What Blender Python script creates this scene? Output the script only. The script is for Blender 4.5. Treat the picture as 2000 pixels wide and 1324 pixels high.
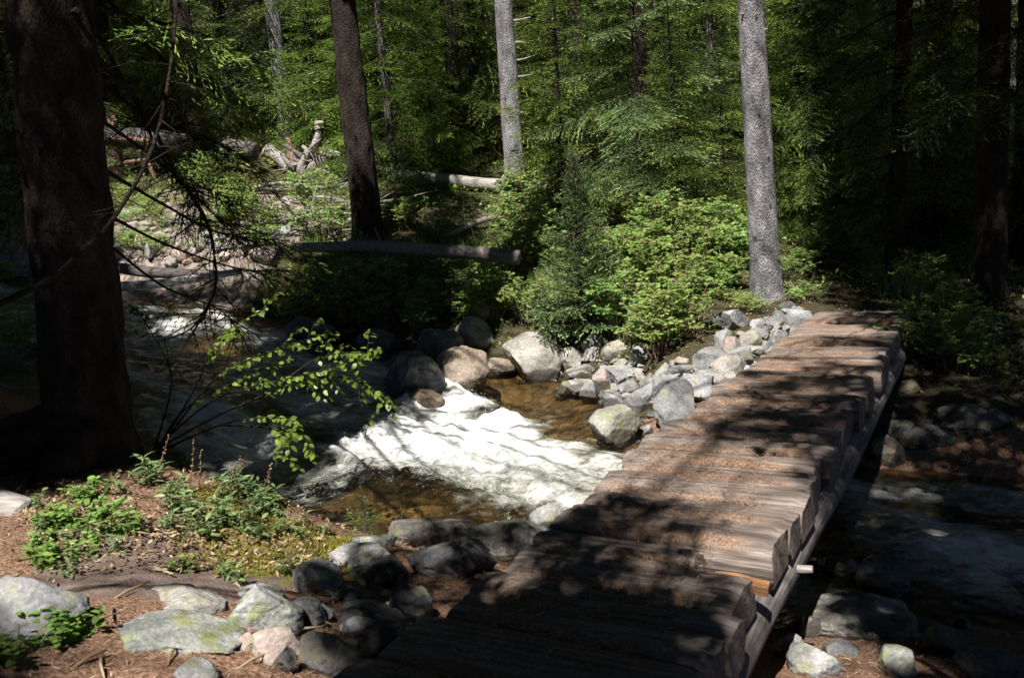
import bpy, math, random
import numpy as np

# ------------------------------------------------------------------ scene, camera, world, sun
for o in list(bpy.data.objects):
    bpy.data.objects.remove(o)
scene = bpy.context.scene
COL = scene.collection

FPX = 1750.0                        # focal length in pixels of a 2000 px wide picture
PITCH = math.atan(271 / 1750.0)
ROLL = math.radians(4.2)
CAMH = 1.65                         # eye height above the bridge deck (deck top is z = 0)

cam_d = bpy.data.cameras.new('camera')
cam = bpy.data.objects.new('camera', cam_d)
COL.objects.link(cam)
cam_d.sensor_width = 36.0
cam_d.lens = 36.0 * FPX / 2000.0
cam_d.clip_end = 500.0
cam_d.clip_start = 0.05
cam_d.dof.use_dof = True
cam_d.dof.focus_distance = 10.0
cam_d.dof.aperture_fstop = 3.6
scene.camera = cam
_f = np.array([0, math.cos(PITCH), -math.sin(PITCH)])
_d = np.array([0, -math.sin(PITCH), -math.cos(PITCH)])
_r = np.array([1.0, 0, 0])
# picture content is turned counter-clockwise by ROLL, so the camera is turned clockwise
_ri = _r * math.cos(ROLL) + _d * math.sin(ROLL)
_di = -_r * math.sin(ROLL) + _d * math.cos(ROLL)
from mathutils import Matrix, Vector
cam.matrix_world = Matrix(((_ri[0], -_di[0], -_f[0], 0), (_ri[1], -_di[1], -_f[1], 0),
                           (_ri[2], -_di[2], -_f[2], CAMH), (0, 0, 0, 1)))

SUN_EL, SUN_AZ = math.radians(55), math.radians(198)      # azimuth measured from +Y towards +X
SUN = np.array([math.sin(SUN_AZ) * math.cos(SUN_EL), math.cos(SUN_AZ) * math.cos(SUN_EL), math.sin(SUN_EL)])
world = bpy.data.worlds.new("World")
scene.world = world
world.use_nodes = True
wn = world.node_tree
bg = wn.nodes['Background']
sky = wn.nodes.new('ShaderNodeTexSky')
sky.sky_type = 'NISHITA'
sky.sun_disc = False
sky.sun_elevation = SUN_EL
sky.sun_rotation = SUN_AZ
sky.altitude = 3000
sky.air_density = 0.35
sky.dust_density = 0.0
wn.links.new(sky.outputs[0], bg.inputs[0])
bg.inputs[1].default_value = 0.05
sun_d = bpy.data.lights.new('sun', 'SUN')
sun_d.energy = 5.0
sun_d.angle = math.radians(0.55)
sun_d.color = (1.0, 0.95, 0.88)
sun = bpy.data.objects.new('sun', sun_d)
COL.objects.link(sun)
sun.rotation_euler = Vector(SUN).to_track_quat('Z', 'Y').to_euler()
scene.view_settings.view_transform = 'Standard'
scene.view_settings.look = 'None'
scene.view_settings.exposure = 1.0
scene.view_settings.gamma = 1.0
scene.cycles.max_bounces = 6
scene.cycles.diffuse_bounces = 2
scene.cycles.transparent_max_bounces = 8
scene.cycles.caustics_reflective = False
scene.cycles.caustics_refractive = False
scene.cycles.sample_clamp_indirect = 3.0

rng = np.random.default_rng(7)
PI = math.pi

# ------------------------------------------------------------------ projection helpers (pixels of the 2000 x 1324 photograph)
def ray(px, py):
    x, y = px - 1000.0, py - 662.0
    xu = x * math.cos(ROLL) - y * math.sin(ROLL)
    yu = x * math.sin(ROLL) + y * math.cos(ROLL)
    return _r * xu / FPX + _d * yu / FPX + _f

def atY(px, py, Y):
    v = ray(px, py)
    return np.array([0, 0, CAMH]) + v * (Y / v[1])

def atz(px, py, z):
    v = ray(px, py)
    return np.array([0, 0, CAMH]) + v * ((z - CAMH) / v[2])

# ------------------------------------------------------------------ noise
def _hash(ix, iy, iz):
    n = (ix.astype(np.int64) * 73856093) ^ (iy.astype(np.int64) * 19349663) ^ (iz.astype(np.int64) * 83492791)
    n = (n ^ (n >> 13)) & 0x7fffffff
    n = (n * (n * n * 15731 + 789221) + 1376312589) & 0x7fffffff
    return n / float(0x7fffffff)

def vnoise(P):
    P = np.asarray(P, float)
    i = np.floor(P).astype(np.int64)
    f = P - i
    f = f * f * f * (f * (f * 6 - 15) + 10)
    r = 0
    for dx in (0, 1):
        wx = f[:, 0] if dx else 1 - f[:, 0]
        for dy in (0, 1):
            wy = f[:, 1] if dy else 1 - f[:, 1]
            for dz in (0, 1):
                wz = f[:, 2] if dz else 1 - f[:, 2]
                r = r + wx * wy * wz * _hash(i[:, 0] + dx, i[:, 1] + dy, i[:, 2] + dz)
    return r * 2 - 1

def fbm(P, oct=4, gain=0.5):
    a, s, r = 1.0, 1.0, 0
    P = np.asarray(P, float)
    for k in range(oct):
        r = r + a * vnoise(P * s + 17.3 * k)
        a *= gain
        s *= 2.03
    return r

def sstep(a, b, x):
    t = np.clip((x - a) / (b - a), 0, 1)
    return t * t * (3 - 2 * t)

# ------------------------------------------------------------------ mesh helpers
class MB:
    """collects vertices and faces and links them as one mesh object"""
    def __init__(self):
        self.V, self.F4, self.F3, self.M4, self.M3, self.T, self.n = [], [], [], [], [], [], 0

    def add(self, V, F4=None, F3=None, mat=0, tint=None):
        V = np.asarray(V, float)
        if F4 is not None and len(F4):
            self.F4.append(np.asarray(F4, np.int64) + self.n)
            self.M4.append(np.full(len(F4), mat, np.int32))
        if F3 is not None and len(F3):
            self.F3.append(np.asarray(F3, np.int64) + self.n)
            self.M3.append(np.full(len(F3), mat, np.int32))
        self.V.append(V)
        self.T.append(np.full(len(V), 0.5) if tint is None else np.broadcast_to(np.asarray(tint, float), (len(V),)))
        self.n += len(V)
        return self

    def mesh(self, name, mats, smooth=True):
        V = np.concatenate(self.V).astype(np.float32)
        F4 = np.concatenate(self.F4) if self.F4 else np.zeros((0, 4), np.int64)
        F3 = np.concatenate(self.F3) if self.F3 else np.zeros((0, 3), np.int64)
        M = np.concatenate(self.M4 + self.M3)
        me = bpy.data.meshes.new(name)
        me.vertices.add(len(V))
        me.vertices.foreach_set('co', V.ravel())
        loops = np.concatenate([F4.ravel(), F3.ravel()]).astype(np.int32)
        me.loops.add(len(loops))
        me.loops.foreach_set('vertex_index', loops)
        npoly = len(F4) + len(F3)
        me.polygons.add(npoly)
        st = np.concatenate([np.arange(len(F4)) * 4, len(F4) * 4 + np.arange(len(F3)) * 3]).astype(np.int32)
        me.polygons.foreach_set('loop_start', st)
        me.polygons.foreach_set('material_index', M)
        me.polygons.foreach_set('use_smooth', np.full(npoly, smooth))
        me.update(calc_edges=True)
        at = me.attributes.new('tint', 'FLOAT', 'POINT')
        at.data.foreach_set('value', np.concatenate(self.T).astype(np.float32))
        for m in (mats if isinstance(mats, (list, tuple)) else [mats]):
            me.materials.append(m)
        return me

    def build(self, name, mats, parent=None, smooth=True, loc=None):
        return link(name, self.mesh(name, mats, smooth), parent, loc)

def link(name, me, parent=None, loc=None):
    o = bpy.data.objects.new(name, me)
    COL.objects.link(o)
    if parent is not None:
        o.parent = parent
    if loc is not None:
        o.location = [float(c) for c in loc]
    return o

def tag(o, label=None, cat=None, group=None, kind=None):
    if label: o['label'] = label
    if cat: o['category'] = cat
    if group: o['group'] = group
    if kind: o['kind'] = kind
    return o

def empty(name, loc, label, cat, group=None, rz=0.0):
    o = bpy.data.objects.new(name, None)
    o.empty_display_size = 0.2
    COL.objects.link(o)
    o.location = [float(c) for c in loc]
    o.rotation_euler = (0, 0, rz)
    return tag(o, label, cat, group)

def copy_tree(o, parent=None):
    c = o.copy()
    COL.objects.link(c)
    c.parent = parent
    for ch in list(o.children):
        copy_tree(ch, c)
    return c

def frames(P):
    P = np.asarray(P, float)
    T = np.gradient(P, axis=0)
    T /= np.linalg.norm(T, axis=1)[:, None] + 1e-9
    ref = np.array([0, 0, 1.0]) if abs(T[:, 2]).mean() < 0.8 else np.array([0, 1.0, 0])
    A = np.cross(T, ref)
    A /= np.linalg.norm(A, axis=1)[:, None] + 1e-9
    B = np.cross(A, T)
    return T, A, B

def tube(P, R, seg=8, rough=0.0, freq=6.0, cap=True, stretch=1.0, seed=0.0):
    """V, F4, F3 of a tube along P with radii R; rough displaces radially"""
    P = np.asarray(P, float)
    n = len(P)
    R = np.broadcast_to(np.asarray(R, float), (n,))
    T, A, B = frames(P)
    a = np.arange(seg) / seg * 2 * PI
    D = A[:, None, :] * np.cos(a)[None, :, None] + B[:, None, :] * np.sin(a)[None, :, None]
    rad = np.repeat(R[:, None], seg, 1)
    if rough:
        s = np.concatenate([[0], np.cumsum(np.linalg.norm(np.diff(P, axis=0), axis=1))])
        Q = np.stack([np.cos(a)[None, :] * rad, np.sin(a)[None, :] * rad, np.repeat(s[:, None] / stretch, seg, 1)], -1).reshape(-1, 3)
        rad = rad * (1 + rough * fbm(Q * freq + seed, 4, 0.6).reshape(n, seg))
    V = (P[:, None, :] + D * rad[:, :, None]).reshape(-1, 3)
    i = np.arange(n - 1)[:, None] * seg
    j = np.arange(seg)[None, :]
    k = (j + 1) % seg
    F = np.stack([i + j, i + k, i + seg + k, i + seg + j], -1).reshape(-1, 4)
    F3 = np.zeros((0, 3), int)
    if cap:
        V = np.concatenate([V, P[:1], P[-1:]])
        jj = np.arange(seg)
        F3 = np.concatenate([np.stack([(jj + 1) % seg, jj, np.full(seg, n * seg)], -1),
                             np.stack([(n - 1) * seg + jj, (n - 1) * seg + (jj + 1) % seg, np.full(seg, n * seg + 1)], -1)])
    return V, F, F3

def smooth_path(pts, n):
    pts = np.asarray(pts, float)
    t = np.linspace(0, len(pts) - 1, n)
    i = np.clip(t.astype(int), 0, len(pts) - 2)
    f = (t - i)[:, None]
    p0, p1, p2, p3 = pts[np.maximum(i - 1, 0)], pts[i], pts[i + 1], pts[np.minimum(i + 2, len(pts) - 1)]
    return 0.5 * (2 * p1 + (p2 - p0) * f + (2 * p0 - 5 * p1 + 4 * p2 - p3) * f ** 2 + (3 * p1 - p0 - 3 * p2 + p3) * f ** 3)

def unit(v):
    v = np.asarray(v, float)
    return v / (np.linalg.norm(v, axis=-1, keepdims=True) + 1e-9)

def kites(p, d, l, w, up, mid=0.45):
    """flat leaf-like faces: base p, direction d, length l, width w, face normal near up"""
    side = unit(np.cross(d, up))
    l, w = np.asarray(l)[:, None], np.asarray(w)[:, None]
    n = len(p)
    V = np.stack([p, p + d * l * mid + side * w * 0.5, p + d * l, p + d * l * mid - side * w * 0.5], 1).reshape(-1, 3)
    F = (np.arange(n) * 4)[:, None] + np.arange(4)[None]
    return V, F

def leaves(p, d, l, w, up, fold=0.25, curl=0.15):
    """oval leaves folded along the midrib: 8 vertices, 2 x (quad+tri)"""
    side = unit(np.cross(d, up))
    nrm = np.cross(side, d)
    n = len(p)
    l, w = np.asarray(l)[:, None], np.asarray(w)[:, None]
    def at(s, e): return p + d * l * s + side * w * e + nrm * (abs(e) * w * fold - l * curl * s * s)
    V = np.stack([at(0, 0), at(.3, .5), at(.68, .42), at(1, 0), at(.68, -.42), at(.3, -.5), at(.34, 0), at(.68, 0)], 1).reshape(-1, 3)
    b = (np.arange(n) * 8)[:, None]
    F4 = np.concatenate([b + np.array([[6, 1, 2, 7]]), b + np.array([[6, 7, 4, 5]])])
    F3 = np.concatenate([b + np.array([[0, 1, 6]]), b + np.array([[0, 6, 5]]), b + np.array([[7, 2, 3]]), b + np.array([[7, 3, 4]])])
    return V, F4, F3

def rot_to(d, up=(0, 0, 1)):
    x = unit(d); y = unit(np.cross(up, x)); z = np.cross(x, y)
    return np.stack([x, y, z], 1)          # columns

# ------------------------------------------------------------------ materials
class Nodes:
    def __init__(self, name):
        self.m = bpy.data.materials.new(name)
        self.m.use_nodes = True
        self.t = self.m.node_tree
        self.t.nodes.clear()
        self.out = self.t.nodes.new('ShaderNodeOutputMaterial')
    def n(self, typ, **kw):
        nd = self.t.nodes.new('ShaderNode' + typ)
        for k, v in kw.items():
            if hasattr(nd, k): setattr(nd, k, v)
            else: nd.inputs[k.replace('_', ' ')].default_value = v
        return nd
    def l(self, a, b): self.t.links.new(a, b)
    def coord(self, scale=(1, 1, 1), which='Object', rand=True):
        tc = self.n('TexCoord')
        mp = self.n('Mapping')
        mp.inputs['Scale'].default_value = scale
        self.l(tc.outputs[which], mp.inputs[0])
        if rand:
            oi = self.n('ObjectInfo')
            ml = self.n('Math', operation='MULTIPLY'); ml.inputs[1].default_value = 37.0
            self.l(oi.outputs['Random'], ml.inputs[0])
            self.l(ml.outputs[0], mp.inputs['Location'])
        return mp.outputs[0]
    def noise(self, vec, scale, detail=4, rough=0.55, dist=0.0):
        nd = self.n('TexNoise'); nd.inputs['Scale'].default_value = scale
        nd.inputs['Detail'].default_value = detail; nd.inputs['Roughness'].default_value = rough
        nd.inputs['Distortion'].default_value = dist
        self.l(vec, nd.inputs['Vector'])
        return nd.outputs[0]
    def voro(self, vec, scale, feature='F1', out='Distance'):
        nd = self.n('TexVoronoi', feature=feature); nd.inputs['Scale'].default_value = scale
        self.l(vec, nd.inputs['Vector'])
        return nd.outputs[out]
    def ramp(self, fac, stops):
        nd = self.n('ValToRGB')
        e = nd.color_ramp.elements
        while len(e) < len(stops): e.new(0.5)
        for q, (p, c) in zip(e, stops):
            q.position = p
            q.color = (c, c, c, 1) if not hasattr(c, '__len__') else (*c, 1)
        self.l(fac, nd.inputs[0])
        return nd.outputs[0]
    def mix(self, fac, a, b, mode='MIX'):
        nd = self.n('Mix', data_type='RGBA', blend_type=mode)
        for s, v in ((nd.inputs[0], fac), (nd.inputs[6], a), (nd.inputs[7], b)):
            if hasattr(v, 'is_linked'): self.l(v, s)
            elif hasattr(v, '__len__'): s.default_value = (*v, 1)
            else: s.default_value = v
        return nd.outputs[2]
    def math(self, op, a, b=0.0, clamp=False):
        nd = self.n('Math', operation=op, use_clamp=clamp)
        for s, v in ((nd.inputs[0], a), (nd.inputs[1], b)):
            if hasattr(v, 'is_linked'): self.l(v, s)
            else: s.default_value = v
        return nd.outputs[0]
    def attr(self, name='tint'):
        return self.n('Attribute', attribute_name=name).outputs['Fac']
    def bump(self, h, strength=0.5, dist=0.02):
        nd = self.n('Bump'); nd.inputs['Strength'].default_value = strength; nd.inputs['Distance'].default_value = dist
        self.l(h, nd.inputs['Height'])
        return nd.outputs[0]
    def principled(self, color, rough=0.8, bump=None, spec=0.3, finish=True):
        p = self.n('BsdfPrincipled')
        for s, v in ((p.inputs['Base Color'], color), (p.inputs['Roughness'], rough)):
            if hasattr(v, 'is_linked'): self.l(v, s)
            elif hasattr(v, '__len__'): s.default_value = (*v, 1)
            else: s.default_value = v
        p.inputs['Specular IOR Level'].default_value = spec
        if bump is not None: self.l(bump, p.inputs['Normal'])
        if finish: self.l(p.outputs[0], self.out.inputs[0])
        return p
    def up(self):
        g = self.n('NewGeometry'); sp = self.n('SeparateXYZ'); self.l(g.outputs['Normal'], sp.inputs[0])
        return sp.outputs['Z']
    def wz(self):
        g = self.n('NewGeometry'); sp = self.n('SeparateXYZ'); self.l(g.outputs['Position'], sp.inputs[0])
        return sp.outputs['Z']

def foliage_mat(name, dark, mid, light, trans=0.3, rough=0.75, spec=0.12, sat_rand=0.25):
    k = Nodes(name)
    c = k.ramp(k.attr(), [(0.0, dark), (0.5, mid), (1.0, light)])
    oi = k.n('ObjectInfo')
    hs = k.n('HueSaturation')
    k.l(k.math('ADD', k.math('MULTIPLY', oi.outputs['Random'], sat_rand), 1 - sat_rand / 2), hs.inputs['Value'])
    k.l(k.math('ADD', k.math('MULTIPLY', oi.outputs['Random'], 0.04), 0.48), hs.inputs['Hue'])
    k.l(c, hs.inputs['Color'])
    c = hs.outputs[0]
    p = k.principled(c, rough, None, spec, finish=False)
    tr = k.n('BsdfTranslucent')
    k.l(k.mix(0.5, c, (0.35, 0.42, 0.05), 'MULTIPLY') if False else c, tr.inputs[0])
    mx = k.n('MixShader'); mx.inputs[0].default_value = trans
    k.l(p.outputs[0], mx.inputs[1]); k.l(tr.outputs[0], mx.inputs[2]); k.l(mx.outputs[0], k.out.inputs[0])
    return k.m

MAT = {}
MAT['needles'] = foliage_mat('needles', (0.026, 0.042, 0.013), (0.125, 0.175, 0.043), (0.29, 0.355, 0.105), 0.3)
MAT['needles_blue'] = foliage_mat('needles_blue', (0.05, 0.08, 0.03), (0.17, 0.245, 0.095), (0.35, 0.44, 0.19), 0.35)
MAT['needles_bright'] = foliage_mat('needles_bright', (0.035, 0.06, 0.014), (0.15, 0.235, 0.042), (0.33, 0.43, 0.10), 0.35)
MAT['leaf'] = foliage_mat('leaf', (0.08, 0.13, 0.03), (0.20, 0.33, 0.075), (0.36, 0.47, 0.15), 0.4, 0.65, 0.2)
MAT['alder'] = foliage_mat('alder', (0.06, 0.11, 0.02), (0.15, 0.26, 0.04), (0.26, 0.38, 0.07), 0.45, 0.4, 0.4)
MAT['herb'] = foliage_mat('herb', (0.08, 0.12, 0.05), (0.17, 0.25, 0.095), (0.31, 0.39, 0.18), 0.3, 0.45, 0.4)
MAT['dry'] = foliage_mat('dry', (0.10, 0.06, 0.035), (0.25, 0.17, 0.10), (0.45, 0.36, 0.25), 0.1, 0.8, 0.1)

def bark(name, c0, c1, c2, flake=1.0):
    k = Nodes(name)
    v = k.coord((1, 1, 0.45))
    n1 = k.noise(v, 9, 5, 0.6)
    n2 = k.voro(v, 60)
    n3 = k.noise(v, 95, 4, 0.7)
    f = k.math('ADD', k.math('MULTIPLY', n1, 0.5), k.math('MULTIPLY', n3, 0.5))
    c = k.ramp(f, [(0.38, c0), (0.52, c1), (0.66, c2)])
    c = k.mix(k.ramp(k.noise(v, 3.0, 3), [(0.55, 0.0), (0.75, 0.5)]), c, (c0[0] * .9, c0[1] * .8, c0[2] * .75))
    kv = k.coord((1, 1, 0.55))
    kn = k.ramp(k.voro(kv, 4.2), [(0.07, 1.0), (0.13, 0.0)])
    c = k.mix(k.math('MULTIPLY', kn, 0.85), c, (c0[0] * .35, c0[1] * .35, c0[2] * .35))
    c = k.mix(k.ramp(k.noise(k.coord((1, 1, .2)), 5, 4), [(0.5, 0.0), (0.7, 0.45)]), c, c0)
    h = k.math('ADD', n2, k.math('MULTIPLY', n3, 1.2))
    k.principled(c, 0.9, k.bump(h, 0.9, 0.03 * flake), 0.15)
    return k.m
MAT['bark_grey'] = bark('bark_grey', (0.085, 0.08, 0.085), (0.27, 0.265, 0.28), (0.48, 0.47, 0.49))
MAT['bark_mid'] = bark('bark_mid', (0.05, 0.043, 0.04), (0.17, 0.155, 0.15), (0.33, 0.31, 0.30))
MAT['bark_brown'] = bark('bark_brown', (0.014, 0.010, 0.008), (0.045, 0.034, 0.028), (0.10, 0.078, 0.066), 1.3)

def wood(name, c0, c1, c2, axis=0, scale=1.0):
    k = Nodes(name)
    sc = [14.0, 14.0, 14.0]; sc[axis] = 0.9
    v = k.coord(tuple(s * scale for s in sc))
    n1 = k.noise(v, 1.6, 6, 0.65, 0.6)
    sc2 = [60.0, 60.0, 60.0]; sc2[axis] = 2.0
    v2 = k.coord(tuple(s * scale for s in sc2))
    n2 = k.noise(v2, 1.0, 3, 0.6)
    v3 = k.coord((2.5, 2.5, 2.5))
    n3 = k.noise(v3, 1.3, 4)
    f = k.math('ADD', k.math('MULTIPLY', n1, 0.55), k.math('MULTIPLY', n2, 0.45))
    c = k.ramp(f, [(0.36, c0), (0.52, c1), (0.68, c2)])
    c = k.mix(k.ramp(n3, [(0.45, 0.0), (0.7, 0.55)]), c, tuple(x * 0.55 for x in c1))
    return k, c, f

k, c, f = wood('log_grey', (0.10, 0.088, 0.08), (0.33, 0.31, 0.29), (0.55, 0.52, 0.49))
k.principled(c, 0.85, k.bump(f, 0.6, 0.02), 0.2); MAT['log_grey'] = k.m
k, c, f = wood('log_dark', (0.03, 0.026, 0.024), (0.12, 0.105, 0.10), (0.24, 0.22, 0.21))
k.principled(c, 0.85, k.bump(f, 0.6, 0.02), 0.2); MAT['log_dark'] = k.m
k, c, f = wood('log_mid', (0.06, 0.052, 0.048), (0.20, 0.18, 0.17), (0.36, 0.33, 0.31), 1)
k.principled(c, 0.85, k.bump(f, 0.6, 0.02), 0.2); MAT['log_mid'] = k.m
k, c, f = wood('wood_fresh', (0.10, 0.055, 0.038), (0.29, 0.18, 0.125), (0.50, 0.37, 0.29), 2)
k.principled(c, 0.8, k.bump(f, 0.5, 0.02), 0.2); MAT['wood_fresh'] = k.m
k, c, f = wood('board_wood', (0.10, 0.045, 0.02), (0.30, 0.15, 0.07), (0.45, 0.27, 0.14))
k.principled(c, 0.7, k.bump(f, 0.5, 0.01), 0.25); MAT['board_wood'] = k.m
# bridge planks: grey weathered wood, brown needle dust lying in the hollows (vertex attribute 'tint' = litter)
k, c, f = wood('plank_wood', (0.055, 0.042, 0.036), (0.215, 0.175, 0.152), (0.42, 0.37, 0.335))
lv = k.coord((1, 1, 1))
ln = k.noise(lv, 5.0, 5, 0.6)
lf = k.ramp(k.math('ADD', k.attr(), k.math('SUBTRACT', k.noise(lv, 7.0, 6, 0.7), 0.5)), [(0.30, 0.0), (0.74, 0.88)])
sp = k.noise(k.coord((150, 60, 60)), 1.0, 3, 0.7)
lc = k.ramp(sp, [(0.3, (0.095, 0.052, 0.033)), (0.5, (0.26, 0.16, 0.105)), (0.7, (0.49, 0.345, 0.25))])
c = k.mix(lf, c, lc)
k.principled(c, 0.85, k.bump(k.math('ADD', f, k.math('MULTIPLY', sp, lf)), 0.7, 0.018), 0.2); MAT['plank'] = k.m

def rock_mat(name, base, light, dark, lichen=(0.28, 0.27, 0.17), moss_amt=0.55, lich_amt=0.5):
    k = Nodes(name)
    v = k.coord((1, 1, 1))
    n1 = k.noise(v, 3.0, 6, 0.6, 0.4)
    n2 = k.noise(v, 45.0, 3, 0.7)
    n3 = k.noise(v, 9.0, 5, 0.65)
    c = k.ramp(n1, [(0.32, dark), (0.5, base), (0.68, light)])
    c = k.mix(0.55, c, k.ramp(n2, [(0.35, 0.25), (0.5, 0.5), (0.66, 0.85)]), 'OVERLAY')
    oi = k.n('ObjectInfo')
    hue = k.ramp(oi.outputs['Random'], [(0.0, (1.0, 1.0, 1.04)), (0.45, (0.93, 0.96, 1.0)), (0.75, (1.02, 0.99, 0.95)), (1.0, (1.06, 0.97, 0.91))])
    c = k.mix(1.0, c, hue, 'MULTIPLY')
    c = k.mix(k.math('MULTIPLY', k.ramp(n3, [(0.52, 0.0), (0.62, 1.0)]), lich_amt), c, lichen)
    up = k.up()
    mo = k.math('MULTIPLY', k.ramp(k.noise(v, 4.5, 5, 0.7), [(0.54, 0.0), (0.64, 1.0)]), k.ramp(up, [(0.25, 0.0), (0.7, 1.0)]))
    c = k.mix(k.math('MULTIPLY', mo, moss_amt), c, (0.10, 0.095, 0.02))
    crack = k.ramp(k.voro(v, 3.5, 'DISTANCE_TO_EDGE'), [(0.0, 0.45), (0.025, 1.0)])
    wet = k.ramp(k.attr(), [(0.35, 1.0), (0.65, 0.0)])           # tint 0 near the water line
    c = k.mix(k.math('MULTIPLY', wet, 0.72), c, (0.035, 0.028, 0.020))
    rough = k.math('SUBTRACT', 0.85, k.math('MULTIPLY', wet, 0.55))
    h = k.math('ADD', k.math('ADD', k.math('MULTIPLY', n2, 0.35), n3), k.math('MULTIPLY', crack, 0.12))
    k.principled(c, rough, k.bump(h, 0.6, 0.03), 0.35)
    return k.m
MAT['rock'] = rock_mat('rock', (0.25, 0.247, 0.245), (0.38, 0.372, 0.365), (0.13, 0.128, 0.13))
MAT['rock_dark'] = rock_mat('rock_dark', (0.095, 0.096, 0.10), (0.165, 0.165, 0.17), (0.05, 0.05, 0.053), moss_amt=0.5)  # dark stone, with deep shade also put into its colour
MAT['rock_moss'] = rock_mat('rock_moss', (0.30, 0.28, 0.25), (0.45, 0.42, 0.38), (0.14, 0.12, 0.10), moss_amt=0.95, lich_amt=0.4)
MAT['rock_green'] = rock_mat('rock_green', (0.24, 0.25, 0.23), (0.36, 0.37, 0.35), (0.14, 0.15, 0.14), lichen=(0.24, 0.27, 0.10), moss_amt=0.5, lich_amt=0.8)
MAT['rock_brown'] = rock_mat('rock_brown', (0.24, 0.19, 0.145), (0.36, 0.30, 0.24), (0.12, 0.09, 0.065), moss_amt=0.6)
MAT['rock_pink'] = rock_mat('rock_pink', (0.32, 0.26, 0.24), (0.42, 0.36, 0.33), (0.20, 0.15, 0.13), moss_amt=0.5)

# ------------------------------------------------------------------ the stream and the land (height functions)
NEAR = np.array([(-30, 17), (-16, 13.5), (-11, 12.6), (-8, 11.2), (-6, 10.0), (-4.6, 8.9), (-3.4, 7.9), (-2.2, 7.15), (-1.4, 6.75), (-.7, 6.4), (0.1, 5.9),
                 (0.7, 5.2), (1.4, 5.0), (2.2, 5.1), (2.9, 5.0), (4, 4.4), (6, 3.4), (10, 2), (20, -2), (40, -9)], float)
FAR = np.array([(-30, 22), (-16, 18.5), (-11, 17.2), (-8, 16), (-6.5, 15), (-4, 13.9), (-2.5, 13.0), (-1.2, 12.4), (0.25, 12.0), (0.8, 11.4), (1.05, 10.8),
                (1.15, 9.6), (1.35, 8.7), (1.9, 8.2), (2.8, 8.0), (3.8, 7.9), (5, 7.4), (7, 6.6), (11, 5.2), (20, 1), (40, -6)], float)
POLY = np.concatenate([NEAR, FAR[::-1]])
CL = np.array([(-30, 20, 3.0), (-16, 16, 1.6), (-11, 15, 1.1), (-8, 13.6, .7), (-6, 12.4, .35), (-4.2, 11.4, .05), (-3, 10.7, -.2), (-2.2, 10.2, -.42),
               (-1.7, 9.9, -.68), (-1.2, 9.5, -.79), (-.4, 8.9, -.80), (.6, 8.1, -.83), (1.4, 7.1, -.88), (2.2, 6.6, -.96), (3.5, 6.3, -1.12), (6, 5.2, -1.4),
               (10, 3.8, -1.8), (20, 0, -2.6), (40, -7, -4)], float)
_seg = np.linalg.norm(np.diff(CL[:, :2], axis=0), axis=1)
_cs = np.concatenate([[0], np.cumsum(_seg)])
_ct = np.arange(0, _cs[-1], 0.2)
CLD = np.stack([np.interp(_ct, _cs, CL[:, q]) for q in range(3)], 1)

def W(x, y):
    """water level"""
    x, y = np.asarray(x, float).ravel(), np.asarray(y, float).ravel()
    r = np.empty(len(x))
    for a in range(0, len(x), 20000):
        d2 = (x[a:a + 20000, None] - CLD[None, :, 0]) ** 2 + (y[a:a + 20000, None] - CLD[None, :, 1]) ** 2
        w = np.exp(-(d2 - d2.min(1, keepdims=True)) / 0.5)
        r[a:a + 20000] = (w * CLD[None, :, 2]).sum(1) / w.sum(1)
    return r

def shore(x, y, poly=POLY):
    """signed distance to the shoreline, negative in the water"""
    x, y = np.asarray(x, float).ravel(), np.asarray(y, float).ravel()
    d = np.full(len(x), 1e9)
    ins = np.zeros(len(x), bool)
    for i in range(len(poly)):
        ax, ay = poly[i - 1]; bx, by = poly[i]
        ex, ey = bx - ax, by - ay
        t = np.clip(((x - ax) * ex + (y - ay) * ey) / (ex * ex + ey * ey + 1e-12), 0, 1)
        d = np.minimum(d, np.hypot(x - ax - t * ex, y - ay - t * ey))
        c = ((ay > y) != (by > y)) & (x < ex * (y - ay) / (ey if abs(ey) > 1e-12 else 1e-12) + ax)
        ins ^= c
    return np.where(ins, -d, d)

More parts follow.
